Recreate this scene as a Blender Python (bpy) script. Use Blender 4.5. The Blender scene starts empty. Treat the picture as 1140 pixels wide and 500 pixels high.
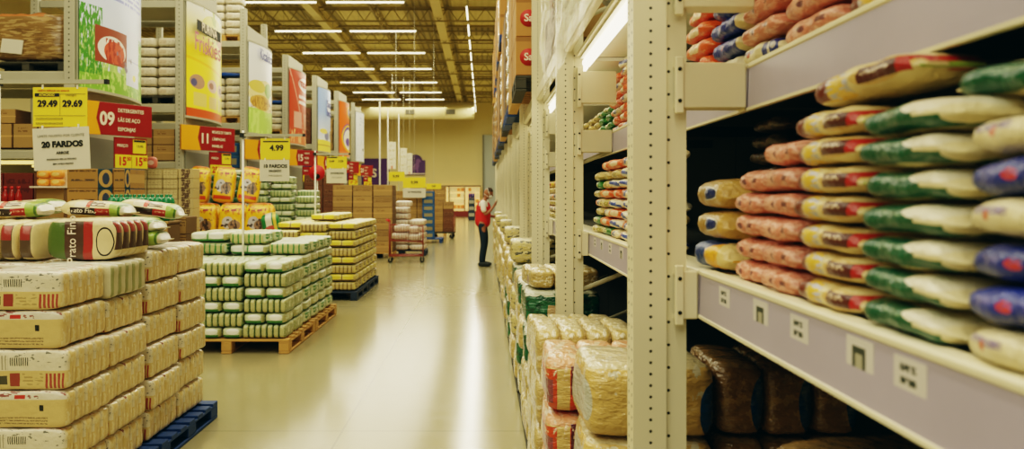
import bpy, bmesh, math, random
from mathutils import Vector, Matrix, noise, Euler
R = math.radians
PI = math.pi
random.seed(7)
COL = bpy.context.scene.collection
CAMZ = 1.58

# ------------------------------------------------------------------ helpers
def lin(c):
    c = c / 255.0
    return c / 12.92 if c <= 0.04045 else ((c + 0.055) / 1.055) ** 2.4
def rgb(r, g, b): return (lin(r), lin(g), lin(b), 1.0)

ORD = ['bottom', 'second', 'third', 'fourth', 'fifth', 'sixth', 'seventh', 'eighth', 'ninth', 'tenth', 'eleventh',
       'twelfth', 'thirteenth', 'fourteenth', 'fifteenth', 'sixteenth', 'seventeenth', 'eighteenth', 'nineteenth', 'twentieth',
       'twenty-first', 'twenty-second', 'twenty-third', 'twenty-fourth', 'twenty-fifth', 'twenty-sixth', 'twenty-seventh',
       'twenty-eighth', 'twenty-ninth', 'thirtieth', 'thirty-first', 'thirty-second', 'thirty-third', 'thirty-fourth']
ORF = ['first'] + ORD[1:]

class Nodes:
    def __init__(self, name):
        self.m = bpy.data.materials.new(name)
        self.m.use_nodes = True
        self.nt = self.m.node_tree
        self.b = self.nt.nodes['Principled BSDF']
    def n(self, t, **kw):
        x = self.nt.nodes.new(t)
        for k, v in kw.items(): setattr(x, k, v)
        return x
    def l(self, a, b): self.nt.links.new(a, b)
    def val(self, sock, v):
        if isinstance(v, (int, float)): sock.default_value = v
        else: self.l(v, sock)
    def math(self, op, a, b=None, c=None, clamp=False):
        x = self.n('ShaderNodeMath', operation=op); x.use_clamp = clamp
        self.val(x.inputs[0], a)
        if b is not None: self.val(x.inputs[1], b)
        if c is not None: self.val(x.inputs[2], c)
        return x.outputs[0]
    def mix(self, f, a, b):
        x = self.n('ShaderNodeMix', data_type='RGBA')
        self.val(x.inputs[0], f)
        for i, v in ((6, a), (7, b)):
            if isinstance(v, tuple): x.inputs[i].default_value = v
            else: self.l(v, x.inputs[i])
        return x.outputs[2]
    def noise(self, vec, scale, detail=2.0, rough=0.5, scl=None):
        if scl:
            mp = self.n('ShaderNodeMapping'); mp.inputs['Scale'].default_value = scl
            self.l(vec, mp.inputs['Vector']); vec = mp.outputs[0]
        x = self.n('ShaderNodeTexNoise')
        x.inputs['Scale'].default_value = scale
        x.inputs['Detail'].default_value = detail
        x.inputs['Roughness'].default_value = rough
        self.l(vec, x.inputs['Vector'])
        return x.outputs['Fac']

def mat(name, base, layers=(), rough=0.5, bump=0.0, bscale=20.0, bstretch=None, vary=0.06, mottle=0.0, mscale=6.0,
        metal=0.0, wob=0.0, coat=0.0, spec=0.5, emit=0.0, alpha=None, trans=0.0):
    """procedural material: a base colour, then layers of drawn shapes in the object's own 0..1 box coordinates"""
    N = Nodes(name)
    tc = N.n('ShaderNodeTexCoord')
    col = base
    if layers:
        s = N.n('ShaderNodeSeparateXYZ'); N.l(tc.outputs['Generated'], s.inputs[0])
        ax = {'x': s.outputs[0], 'y': s.outputs[1], 'z': s.outputs[2]}
        if wob:
            nz = N.noise(tc.outputs['Object'], 14.0, 2.0)
            d = N.math('MULTIPLY', N.math('SUBTRACT', nz, 0.5), wob)
            ax = {k: N.math('ADD', v, d) for k, v in ax.items()}
        sn = None
        def absn(u, c, r):
            return N.math('LESS_THAN', N.math('ABSOLUTE', N.math('SUBTRACT', u, c)), r)
        for L in layers:
            kind, axes, p, colr = L[:4]
            opt = L[4] if len(L) > 4 else {}
            u, v = ax[axes[0]], ax[axes[1]]
            u0, u1, v0, v1 = p
            cu, cv, ru, rv = (u0 + u1) / 2, (v0 + v1) / 2, abs(u1 - u0) / 2, abs(v1 - v0) / 2
            if kind in ('rect', 'bars', 'text', 'blob', 'fadev'):
                m = N.math('MULTIPLY', absn(u, cu, ru), absn(v, cv, rv))
                if kind == 'bars':
                    f = opt.get('freq', 20)
                    w = N.math('GREATER_THAN', N.math('FRACT', N.math('MULTIPLY', u, float(f))), 1 - opt.get('duty', 0.5))
                    m = N.math('MULTIPLY', m, w)
                if kind == 'text':
                    nz = N.noise(tc.outputs['Generated'], opt.get('scale', 30.0), 1.0, scl=opt.get('scl'))
                    f = opt.get('rows', 4)
                    w = N.math('GREATER_THAN', N.math('FRACT', N.math('MULTIPLY', N.math('SUBTRACT', v, v0), f / max(v1 - v0, 1e-4))), 0.45)
                    m = N.math('MULTIPLY', m, N.math('MULTIPLY', w, N.math('GREATER_THAN', nz, opt.get('th', 0.5))))
                if kind == 'blob':
                    nz = N.noise(tc.outputs['Generated'], opt.get('scale', 10.0), 3.0, scl=opt.get('scl'))
                    m = N.math('MULTIPLY', m, N.math('GREATER_THAN', nz, opt.get('th', 0.5)))
                if kind == 'fadev':
                    g = N.math('DIVIDE', N.math('SUBTRACT', v, v0), v1 - v0, clamp=True)
                    m = N.math('MULTIPLY', m, g)
            elif kind == 'ell':
                a = N.math('POWER', N.math('ABSOLUTE', N.math('DIVIDE', N.math('SUBTRACT', u, cu), ru)), 2.0)
                b = N.math('POWER', N.math('ABSOLUTE', N.math('DIVIDE', N.math('SUBTRACT', v, cv), rv)), 2.0)
                m = N.math('LESS_THAN', N.math('ADD', a, b), 1.0)
            elif kind == 'ring':
                a = N.math('POWER', N.math('ABSOLUTE', N.math('DIVIDE', N.math('SUBTRACT', u, cu), ru)), 2.0)
                b = N.math('POWER', N.math('ABSOLUTE', N.math('DIVIDE', N.math('SUBTRACT', v, cv), rv)), 2.0)
                q = N.math('ADD', a, b)
                m = N.math('MULTIPLY', N.math('LESS_THAN', q, 1.0), N.math('GREATER_THAN', q, opt.get('in', 0.7)))
            elif kind == 'line':      # band along a slanted line v = v0 + (v1-v0)*(u-u0)/(u1-u0)
                t = N.math('DIVIDE', N.math('SUBTRACT', u, u0), u1 - u0)
                c = N.math('ADD', N.math('MULTIPLY', t, v1 - v0), v0)
                m = N.math('LESS_THAN', N.math('ABSOLUTE', N.math('SUBTRACT', v, c)), opt.get('w', 0.05))
                m = N.math('MULTIPLY', m, N.math('MULTIPLY', N.math('GREATER_THAN', t, 0.0), N.math('LESS_THAN', t, 1.0)))
            face = opt.get('face')
            if face:
                if sn is None:
                    sn = N.n('ShaderNodeSeparateXYZ'); N.l(tc.outputs['Normal'], sn.inputs[0])
                c = sn.outputs['xyz'.index(face[1])]
                m = N.math('MULTIPLY', m, N.math('GREATER_THAN', N.math('MULTIPLY', c, -1.0 if face[0] == '-' else 1.0), opt.get('fth', 0.55)))
            if 'a' in opt: m = N.math('MULTIPLY', m, opt['a'])
            col = N.mix(m, col, colr)
    if mottle:
        nz = N.noise(tc.outputs['Object'], mscale, 4.0, 0.6)
        k = N.math('MULTIPLY_ADD', nz, 2 * mottle, 1.0 - mottle)
        hv = N.n('ShaderNodeHueSaturation')
        N.l(k, hv.inputs['Value'])
        if isinstance(col, tuple): hv.inputs['Color'].default_value = col
        else: N.l(col, hv.inputs['Color'])
        col = hv.outputs[0]
    if vary:
        oi = N.n('ShaderNodeObjectInfo')
        k = N.math('MULTIPLY_ADD', oi.outputs['Random'], 2 * vary, 1.0 - vary)
        hv = N.n('ShaderNodeHueSaturation')
        N.l(k, hv.inputs['Value'])
        if isinstance(col, tuple): hv.inputs['Color'].default_value = col
        else: N.l(col, hv.inputs['Color'])
        col = hv.outputs[0]
    if isinstance(col, tuple): N.b.inputs['Base Color'].default_value = col
    else: N.l(col, N.b.inputs['Base Color'])
    N.b.inputs['Roughness'].default_value = rough
    N.b.inputs['Metallic'].default_value = metal
    N.b.inputs['Specular IOR Level'].default_value = spec
    N.b.inputs['Coat Weight'].default_value = coat
    N.b.inputs['Coat Roughness'].default_value = 0.18
    if emit:
        if isinstance(col, tuple): N.b.inputs['Emission Color'].default_value = col
        else: N.l(col, N.b.inputs['Emission Color'])
        N.b.inputs['Emission Strength'].default_value = emit
    if bump:
        nz = N.noise(tc.outputs['Object'], bscale, 3.0, 0.6, scl=bstretch)
        bp = N.n('ShaderNodeBump'); bp.inputs['Strength'].default_value = bump; bp.inputs['Distance'].default_value = 0.02
        N.l(nz, bp.inputs['Height']); N.l(bp.outputs[0], N.b.inputs['Normal'])
        if coat: N.l(bp.outputs[0], N.b.inputs['Coat Normal'])
    if trans: N.b.inputs['Transmission Weight'].default_value = trans
    if alpha is not None: N.b.inputs['Alpha'].default_value = alpha
    return N.m

# ------------------------------------------------------------------ mesh building
class MB:
    def __init__(self): self.bm = bmesh.new()
    def _add(self, geo_verts, mi, smooth):
        fs = set()
        for v in geo_verts: fs.update(v.link_faces)
        for f in fs: f.material_index = mi; f.smooth = smooth
    def box(self, c, s, mi=0, bev=0.0, rot=None, seg=1):
        r = bmesh.ops.create_cube(self.bm, size=1.0)
        vs = r['verts']
        M = Matrix.Translation(Vector(c)) @ (rot.to_matrix().to_4x4() if rot else Matrix()) @ Matrix.Diagonal((s[0], s[1], s[2], 1))
        bmesh.ops.transform(self.bm, matrix=M, verts=vs)
        if bev:
            es = list({e for v in vs for e in v.link_edges})
            b = bmesh.ops.bevel(self.bm, geom=es, offset=bev, segments=seg, affect='EDGES', profile=0.5)
            for f in b['faces']: f.material_index = mi
            vs = [v for v in vs if v.is_valid] + list(b['verts'])
        self._add(vs, mi, False)
        return self
    def cyl(self, p0, p1, r, mi=0, n=12, r2=None, smooth=True):
        p0, p1 = Vector(p0), Vector(p1); d = p1 - p0
        g = bmesh.ops.create_cone(self.bm, cap_ends=True, segments=n, radius1=r, radius2=r if r2 is None else r2, depth=d.length)
        q = Vector((0, 0, 1)).rotation_difference(d.normalized())
        bmesh.ops.transform(self.bm, matrix=Matrix.Translation((p0 + p1) / 2) @ q.to_matrix().to_4x4(), verts=g['verts'])
        self._add(g['verts'], mi, smooth)
        return self
    def tube(self, pts, r, mi=0, n=8):
        for a, b in zip(pts, pts[1:]): self.cyl(a, b, r, mi, n)
        for p in pts[1:-1]: self.ball(p, (r, r, r), mi, 8, 6)
        return self
    def ball(self, c, s, mi=0, u=16, v=10):
        g = bmesh.ops.create_uvsphere(self.bm, u_segments=u, v_segments=v, radius=1.0)
        bmesh.ops.transform(self.bm, matrix=Matrix.Translation(Vector(c)) @ Matrix.Diagonal((s[0], s[1], s[2], 1)), verts=g['verts'])
        self._add(g['verts'], mi, True)
        return self
    def lathe(self, prof, c=(0, 0, 0), mi=0, n=20, sx=1, sy=1):
        rings = []
        for r, z in prof:
            rings.append([self.bm.verts.new((c[0] + sx * r * math.cos(2 * PI * i / n), c[1] + sy * r * math.sin(2 * PI * i / n), c[2] + z)) for i in range(n)])
        for a, b in zip(rings, rings[1:]):
            for i in range(n):
                f = self.bm.faces.new((a[i], a[(i + 1) % n], b[(i + 1) % n], b[i])); f.smooth = True; f.material_index = mi
        for ring, flip in ((rings[0], True), (rings[-1], False)):
            f = self.bm.faces.new(list(reversed(ring)) if flip else ring); f.material_index = mi
        return self
    def prism(self, poly, axis, a, b, mi=0):
        """poly in the plane across the axis, extruded along the axis from a to b"""
        def P(p, t):
            return {'x': (t, p[0], p[1]), 'y': (p[0], t, p[1]), 'z': (p[0], p[1], t)}[axis]
        A = [self.bm.verts.new(P(p, a)) for p in poly]; B = [self.bm.verts.new(P(p, b)) for p in poly]
        n = len(poly)
        fs = [self.bm.faces.new(list(reversed(A))), self.bm.faces.new(B)]
        for i in range(n): fs.append(self.bm.faces.new((A[i], A[(i + 1) % n], B[(i + 1) % n], B[i])))
        for f in fs: f.material_index = mi
        bmesh.ops.recalc_face_normals(self.bm, faces=fs)
        return self
    def grid(self, nu, nv, fn, mi=0, smooth=True, flip=False):
        V = [[self.bm.verts.new(fn(i / nu, j / nv)) for j in range(nv + 1)] for i in range(nu + 1)]
        for i in range(nu):
            for j in range(nv):
                q = (V[i][j], V[i + 1][j], V[i + 1][j + 1], V[i][j + 1])
                f = self.bm.faces.new(q if not flip else tuple(reversed(q))); f.smooth = smooth; f.material_index = mi
        return self
    def soft(self, c, s, e=6.0, cuts=5, nz=0.0, seed=0, mi=0, fn=None):
        """rounded soft box (superellipsoid) with lumps"""
        n0 = len(self.bm.verts)
        g = bmesh.ops.create_cube(self.bm, size=2.0)
        es = list({x for v in g['verts'] for x in v.link_edges})
        bmesh.ops.subdivide_edges(self.bm, edges=es, cuts=cuts, use_grid_fill=True)
        vs = list(self.bm.verts)[n0:]
        for v in vs:
            p = v.co
            k = (abs(p.x) ** e + abs(p.y) ** e + abs(p.z) ** e) ** (1.0 / e)
            q = p / k
            q = Vector((q.x * s[0] / 2, q.y * s[1] / 2, q.z * s[2] / 2))
            if fn: q = fn(q, p)
            if nz:
                w = noise.noise_vector(q * 9.0 + Vector((seed * 3.1, seed * 1.7, seed)))
                q += w * nz
            v.co = q + Vector(c)
        self._add(vs, mi, True)
        return self
    def pillow(self, L, W, H, seal=0.03, nz=0.004, seed=0, mi=0, nu=22, nv=16, bend=0.0):
        """plump plastic bag lying flat: length along y, width along x, thickness z, welded flat ends, base at z=0"""
        rings = []
        for i in range(nu + 1):
            t = -math.cos(PI * i / nu) * 0.55 + (-1 + 2 * i / nu) * 0.45
            at = abs(t); k = at / (1 - 2 * seal / L)
            body = max(0.0, 1 - k ** 7.0) ** 0.60 if k < 1 else 0.0
            h = max(0.0035, H / 2 * body)
            w = W / 2 * (0.62 + 0.38 * body) * (1 + 0.05 * math.sin(9 * t + seed))
            ring = []
            for j in range(nv):
                a = 2 * PI * j / nv
                ca, sa = math.cos(a), math.sin(a)
                x = w * math.copysign(abs(ca) ** 0.66, ca); z = h * math.copysign(abs(sa) ** 0.72, sa)
                p = Vector((x, t * L / 2, z))
                q = p + noise.noise_vector(p * 15 + Vector((seed * 2.3, seed, -seed))) * nz * (0.3 + body)
                q.z += H * 0.5 - (H * 0.12) * (1 - body) + bend * (t * t)
                ring.append(self.bm.verts.new(q))
            rings.append(ring)
        for a, b in zip(rings, rings[1:]):
            for j in range(nv):
                f = self.bm.faces.new((a[j], b[j], b[(j + 1) % nv], a[(j + 1) % nv])); f.smooth = True; f.material_index = mi
        self.bm.faces.new(rings[0]).material_index = mi
        self.bm.faces.new(list(reversed(rings[-1]))).material_index = mi
        return self
    def mesh(self, name, mats):
        me = bpy.data.meshes.new(name)
        bmesh.ops.recalc_face_normals(self.bm, faces=list(self.bm.faces))
        self.bm.to_mesh(me); self.bm.free()
        for m in (mats if isinstance(mats, (list, tuple)) else [mats]): me.materials.append(m)
        return me
    def build(self, name, mats, parent=None, loc=(0, 0, 0), rot=(0, 0, 0)):
        return ob(name, self.mesh(name, mats), parent, loc, rot)

def ob(name, me, parent=None, loc=(0, 0, 0), rot=(0, 0, 0)):
    o = bpy.data.objects.new(name, me); COL.objects.link(o)
    o.location = loc; o.rotation_euler = rot
    if parent:
        o.parent = parent; KIDS.setdefault(parent.name, []).append(o)
    return o
KIDS = {}
def tag(o, label, cat, group=None):
    o['label'] = label; o['category'] = cat
    if group: o['group'] = group
    return o
def thing(name, label, cat, loc=(0, 0, 0), rz=0.0, group=None):
    o = ob(name, None, None, loc, (0, 0, rz)); o.empty_display_size = 0.1
    return tag(o, label, cat, group)
def struct(o):
    o['kind'] = 'structure'; return o
def dup(root, loc, rot=None, label=None, group=None):
    c = root.copy(); COL.objects.link(c); c.location = loc
    if rot is not None: c.rotation_euler = (0, 0, rot) if isinstance(rot, (int, float)) else rot
    if label: c['label'] = label
    if group: c['group'] = group
    for ch in KIDS.get(root.name, ()):
        d = ch.copy(); COL.objects.link(d); d.parent = c
        for g in KIDS.get(ch.name, ()):
            e = g.copy(); COL.objects.link(e); e.parent = d
    return c
TEXTS = []
def text(body, size, loc, m, parent, rot=(R(90), 0, 0), bold=0.0, align='CENTER', sx=1.0):
    cu = bpy.data.curves.new('lettering', 'FONT'); cu.body = body; cu.size = size
    cu.align_x = align; cu.align_y = 'CENTER'; cu.offset = bold; cu.extrude = 0.001; cu.resolution_u = 3
    cu.materials.append(m)
    o = bpy.data.objects.new('lettering', cu); COL.objects.link(o)
    o.location = loc; o.rotation_euler = rot; o.scale = (sx, 1, 1)
    if parent: o.parent = parent
    TEXTS.append(o)
    return o
def finish_texts():
    dg = bpy.context.evaluated_depsgraph_get()
    for o in TEXTS:
        me = bpy.data.meshes.new_from_object(o.evaluated_get(dg))
        n = bpy.data.objects.new('tmp', me); COL.objects.link(n)
        n.location = o.location; n.rotation_euler = o.rotation_euler; n.scale = o.scale; n.parent = o.parent
        cu = o.data
        par = o.parent
        bpy.data.objects.remove(o); bpy.data.curves.remove(cu)
        n.name = 'lettering'
        if par: KIDS.setdefault(par.name, []).append(n)
    TEXTS.clear()
class Protos:
    """things already placed once, keyed by kind; later ones are copies"""
    def __init__(self): self.d = {}
    def place(self, key, make, loc, rot, label, cat, group=None):
        if key not in self.d:
            o = make(); self.d[key] = o
            o.location = loc; o.rotation_euler = (0, 0, rot) if isinstance(rot, (int, float)) else rot
            tag(o, label, cat, group)
            return o
        c = dup(self.d[key], loc, rot, label)
        if group: c['group'] = group
        elif 'group' in c: del c['group']
        c['category'] = cat
        return c
PR = Protos()
def jit(a): return random.uniform(-a, a)

# ------------------------------------------------------------------ palette
M = {}
M['cream'] = mat('cream_paint', rgb(226, 217, 186), rough=0.42, mottle=0.05, mscale=3, vary=0.02)
M['cream_dark'] = mat('cream_paint_shade', rgb(190, 182, 152), rough=0.5, mottle=0.06, vary=0.03)
M['hole'] = mat('hole_dark', rgb(28, 28, 24), rough=0.9, vary=0)
M['rail'] = mat('price_rail_lilac', rgb(170, 160, 180), rough=0.35, mottle=0.10, mscale=5, vary=0.02)
M['card'] = mat('price_card_paper', rgb(206, 200, 196), [
    ('rect', 'yz', (0.28, 0.78, 0.38, 0.86), rgb(52, 58, 52)),
    ('rect', 'yz', (0.40, 0.66, 0.46, 0.74), rgb(165, 160, 140)),
    ('bars', 'yz', (0.15, 0.85, 0.08, 0.24), rgb(120, 115, 110), {'freq': 14}),
    ], rough=0.5, vary=0.04)
M['card2'] = mat('price_card_text', rgb(206, 200, 196), [
    ('text', 'yz', (0.3, 0.8, 0.30, 0.9), rgb(40, 48, 44), {'scale': 9, 'th': 0.42, 'rows': 3}),
    ('bars', 'yz', (0.15, 0.85, 0.06, 0.2), rgb(130, 125, 118), {'freq': 12}),
    ], rough=0.5, vary=0.04)
M['dark'] = mat('interior_shade', rgb(34, 36, 30), rough=0.9, mottle=0.2, vary=0)
M['grey'] = mat('grey_steel', rgb(150, 148, 134), rough=0.5, mottle=0.06)
M['greyrack'] = mat('grey_rack_paint', rgb(176, 172, 152), rough=0.5, mottle=0.05)
M['panel'] = mat('grey_end_panel', rgb(120, 118, 104), rough=0.6, mottle=0.06)
M['white'] = mat('white_paint', rgb(236, 232, 218), rough=0.45, vary=0.02)
M['paper'] = mat('white_paper', rgb(214, 208, 190), rough=0.7, vary=0.02)
M['yellow'] = mat('yellow_paper', rgb(236, 214, 48), rough=0.6, vary=0.02)
M['ink'] = mat('black_ink', rgb(30, 30, 28), rough=0.7, vary=0)
M['inkred'] = mat('red_ink', rgb(190, 40, 24), rough=0.6, vary=0)
M['red'] = mat('sign_red', rgb(148, 22, 24), rough=0.45, mottle=0.06, vary=0.02)
M['amber'] = mat('sign_amber', rgb(238, 164, 14), rough=0.45, vary=0.02)
M['letter'] = mat('letter_white', rgb(240, 226, 204), rough=0.5, vary=0)
M['wood'] = mat('pallet_wood', rgb(196, 152, 84), [], rough=0.75, mottle=0.16, mscale=9, bump=0.2, bscale=12, vary=0.06)
M['wood_dark'] = mat('pallet_wood_dark', rgb(70, 66, 54), rough=0.8, mottle=0.2, mscale=9, vary=0.05)
M['wood_blue'] = mat('pallet_paint_blue', rgb(24, 58, 118), rough=0.6, mottle=0.2, mscale=8, vary=0.08)
M['wood_navy'] = mat('pallet_paint_navy', rgb(34, 46, 72), rough=0.65, mottle=0.2, mscale=8, vary=0.05)
M['black'] = mat('black_plastic', rgb(22, 23, 22), rough=0.5, vary=0)
M['chrome'] = mat('bright_metal', rgb(170, 165, 150), rough=0.3, metal=0.9, vary=0)
# ================================================================== CAMERA
cam = bpy.data.cameras.new('camera'); camo = bpy.data.objects.new('camera', cam); COL.objects.link(camo)
camo.location = (0, 0, CAMZ); camo.rotation_euler = (R(90), 0, 0)
cam.sensor_width = 36.0; cam.lens = 900.0 / 1140.0 * 36.0
cam.shift_x = 32.0 / 1140.0; cam.shift_y = -33.0 / 1140.0
cam.clip_end = 200
cam.dof.use_dof = True; cam.dof.focus_distance = 4.6; cam.dof.aperture_fstop = 3.0
bpy.context.scene.camera = camo

# ================================================================== SHELL
N = Nodes('polished_concrete')
tc = N.n('ShaderNodeTexCoord')
n1 = N.noise(tc.outputs['Object'], 0.5, 5, 0.6); n2 = N.noise(tc.outputs['Object'], 9.0, 4, 0.7)
a = N.mix(n1, rgb(150, 140, 104), rgb(176, 166, 126)); 
sp = N.math('GREATER_THAN', N.noise(tc.outputs['Object'], 26.0, 2), 0.66)
a = N.mix(N.math('MULTIPLY', n2, 0.35), a, rgb(150, 138, 104)); a = N.mix(N.math('MULTIPLY', sp, 0.10), a, rgb(120, 110, 84))
sx = N.n('ShaderNodeSeparateXYZ'); N.l(tc.outputs['Object'], sx.inputs[0])
j = N.math('MAXIMUM', N.math('LESS_THAN', N.math('FRACT', N.math('DIVIDE', N.math('ADD', sx.outputs[1], 0.6), 6.0)), 0.0025),
           N.math('LESS_THAN', N.math('FRACT', N.math('DIVIDE', N.math('ADD', sx.outputs[0], 20.95), 5.0)), 0.003))
a = N.mix(N.math('MULTIPLY', j, 0.45), a, rgb(96, 88, 66))
N.l(a, N.b.inputs['Base Color'])
N.l(N.math('MULTIPLY_ADD', n2, 0.14, 0.10), N.b.inputs['Roughness'])
N.b.inputs['Specular IOR Level'].default_value = 0.5
M['floor'] = N.m
struct(MB().box((-4.5, 28, -0.05), (21, 66, 0.1)).build('floor', M['floor']))

N = Nodes('corrugated_roof')
tc = N.n('ShaderNodeTexCoord'); sx = N.n('ShaderNodeSeparateXYZ'); N.l(tc.outputs['Object'], sx.inputs[0])
rib = N.math('FRACT', N.math('DIVIDE', sx.outputs[0], 0.25))
ribm = N.math('GREATER_THAN', rib, 0.62)
pan = N.math('MULTIPLY', N.math('GREATER_THAN', N.math('FRACT', N.math('DIVIDE', N.math('ADD', sx.outputs[0], 20.6), 4.4)), 0.42),
             N.math('GREATER_THAN', N.math('FRACT', N.math('DIVIDE', N.math('ADD', sx.outputs[1], 2.0), 7.0)), 0.30))
nz = N.noise(tc.outputs['Object'], 1.2, 3)
a = N.mix(ribm, rgb(172, 154, 92), rgb(132, 116, 66))
b = N.mix(N.math('MULTIPLY', ribm, 0.25), rgb(226, 208, 140), rgb(196, 176, 110))
c = N.mix(pan, a, b); c = N.mix(N.math('MULTIPLY', nz, 0.3), c, rgb(110, 98, 58))
N.l(c, N.b.inputs['Base Color']); N.b.inputs['Roughness'].default_value = 0.7
M['roof'] = N.m
struct(MB().box((-4.5, 28, 8.55), (21, 66, 0.1)).build('ceiling', M['roof']))
M['backwall'] = mat('back_wall_paint', rgb(226, 210, 156), rough=0.8, mottle=0.04, mscale=0.6, vary=0)
struct(MB().box((-4.5, 60.05, 4.25), (21, 0.1, 8.5)).build('wall_back', M['backwall']))
struct(MB().box((-14.95, 28, 4.25), (0.1, 64, 8.5)).build('wall_left', M['backwall']))
struct(MB().box((5.95, 28, 4.25), (0.1, 64, 8.5)).build('wall_right', M['backwall']))
# pale blue-grey partition that closes the aisle beyond the shelving
M['bluegrey'] = mat('pale_blue_grey_paint', rgb(176, 182, 176), rough=0.6, vary=0)
struct(MB().box((1.15, 59.6, 3.0), (2.3, 0.12, 6.0)).box((0.0, 59.5, 3.0), (0.12, 0.16, 6.0), 1).build('wall_partition', [M['bluegrey'], M['panel']]))

# roof steel
M['steel'] = mat('roof_steel_ochre', rgb(216, 198, 136), rough=0.6, mottle=0.06, vary=0)
M['steel_d'] = mat('roof_joist_ochre', rgb(150, 134, 80), rough=0.7, mottle=0.1, vary=0)
for X, w in ((-6.05, 0.30), (-1.62, 0.34)):
    m = MB()
    m.box((X, 28, 8.06), (w, 63, 0.05)); m.box((X, 28, 8.46), (w, 63, 0.05)); m.box((X, 28, 8.26), (0.09, 63, 0.36))
    struct(m.build('trim_roof_girder', M['steel']))
for k in range(12):
    Y = 8 + 4.3 * k
    m = MB()
    m.box((-4.5, Y, 7.92), (20.6, 0.07, 0.05)); m.box((-4.5, Y, 8.42), (20.6, 0.07, 0.05))
    x = -12.5
    i = 0
    while x < 4.5:
        a0, b0 = (7.93, 8.41) if i % 2 == 0 else (8.41, 7.93)
        m.cyl((x, Y, a0), (x + 0.34, Y, b0), 0.016, 0, 5); x += 0.34; i += 1
    struct(m.build('trim_roof_joist', M['steel_d']))
for k in range(15):
    Y = 15 + 3.0 * k
    m = MB().box((-4.5, Y, 8.46), (20.6, 0.09, 0.08))
    struct(m.build('trim_roof_purlin', M['steel_d']))
for X in (-10.4, -8.2, -3.9, 0.6, 2.6):
    m = MB()
    y = 10.0; i = 0
    m.box((X, 34, 8.05), (0.06, 48, 0.05)); m.box((X, 34, 8.45), (0.06, 48, 0.05))
    while y < 57:
        a0, b0 = (8.05, 8.45) if i % 2 == 0 else (8.45, 8.05)
        m.cyl((X, y, a0), (X, y + 0.5, b0), 0.015, 0, 5); y += 0.5; i += 1
    struct(m.build('trim_roof_bracing', M['steel_d']))

# ------------------------------------------------------------------ ceiling lights
M['tube'] = mat('lamp_tube', rgb(255, 248, 224), emit=7.0, vary=0)
M['housing'] = mat('lamp_housing', rgb(210, 204, 186), rough=0.4, vary=0)
def lamp_make(L, along):
    def f():
        o = ob('ceiling_light', None)
        s = (L, 0.06, 0.04) if along == 'x' else (0.06, L, 0.04)
        MB().box((0, 0, 0.046), s, 0, 0.01).build('housing', M['housing'], o)
        d = Vector((1, 0, 0)) if along == 'x' else Vector((0, 1, 0))
        MB().cyl(d * (-L / 2 + 0.04), d * (L / 2 - 0.04), 0.024, 0, 10).build('lamp_tube', M['tube'], o)
        for t in (-L * 0.36, L * 0.36):
            p = d * t
            MB().cyl((p.x, p.y, 0.06), (p.x, p.y, 0.92), 0.006, 0, 5).build('hanging_wire', M['grey'], o)
        return o
    return f
LY = [25.2, 29.65, 34.2, 38.55, 43.2, 47.4, 50.9]
for k, Y in enumerate(LY):
    PR.place('lampx', lamp_make(2.5, 'x'), (-3.68, Y, 7.58), 0, f'crosswise ceiling tube light, {ORF[k]} of the middle row counting towards the far wall', 'light', 'crosswise tube lights, middle row')
for k, Y in enumerate(LY[:]):
    PR.place('lampx', lamp_make(2.5, 'x'), (-6.42, Y, 7.58), 0, f'crosswise ceiling tube light, {ORF[k]} of the row above the banner racks', 'light', 'crosswise tube lights, banner side row')
for k in range(12):
    PR.place('lampy', lamp_make(1.9, 'y'), (-0.53, 26.6 + 2.78 * k, 7.55), 0, f'lengthwise ceiling tube light, {ORF[k]} in the line over the open aisle', 'light', 'lengthwise tube lights over the aisle')

# ------------------------------------------------------------------ air duct
M['duct'] = mat('duct_sheet', rgb(232, 218, 168), rough=0.55, mottle=0.05, mscale=1.5, vary=0)
M['grille'] = mat('duct_grille', rgb(110, 104, 84), [('bars', 'xz', (0, 1, 0, 1), rgb(66, 62, 50), {'freq': 8})], rough=0.6, vary=0)
d = thing('air_duct', 'long round cream air duct under the roof in front of the far wall', 'duct', (0, 55.0, 7.27))
m = MB().cyl((-12, 0, 0), (-0.62, 0, 0), 0.55, 0, 28)
m.build('duct_body', M['duct'], d)
for x in (-11, -8.9, -6.8, -4.7, -2.6, -0.7):
    MB().cyl((x - 0.03, 0, 0), (x + 0.03, 0, 0), 0.58, 0, 28).build('flange', M['duct'], d)
for x in (-4.93, -2.2):
    MB().box((x, -0.545, -0.10), (0.62, 0.08, 0.32), 0, 0.01).build('grille', M['grille'], d)
for x in (-7.6, -4.2, -1.6):
    MB().cyl((x, 0, 0.5), (x, 0, 1.2), 0.02, 0, 6).build('hanger', M['steel_d'], d)

# ------------------------------------------------------------------ purple department signs on the back wall
M['purple'] = mat('sign_purple', rgb(78, 36, 112), rough=0.5, mottle=0.05, vary=0)
M['lilac'] = mat('emblem_lilac', rgb(128, 84, 150), rough=0.5, vary=0)
s = thing('department_sign', 'wide purple department sign ending in a big white S on the far wall', 'sign', (-9.3, 59.9, 3.3))
MB().box((0, 0, 0), (4.7, 0.08, 1.95), 0, 0.02).build('sign_board', M['purple'], s)
text('S', 0.86, (1.22, -0.05, -0.13), M['letter'], s, bold=0.02)
text('O', 0.86, (0.55, -0.05, -0.13), M['letter'], s, bold=0.02)
s = thing('arched_sign', 'purple arch-topped sign with a paler animal emblem on the far wall', 'sign', (-5.02, 59.9, 3.05))
poly = [(-0.72, 0), (0.72, 0), (0.72, 1.1)] + [(0.5 * math.cos(t), 1.1 + 0.42 * math.sin(t)) for t in [PI * i / 10 for i in range(11)]] + [(-0.72, 1.1)]
MB().prism(poly, 'y', -0.05, 0.05).build('sign_board', M['purple'], s)
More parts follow.
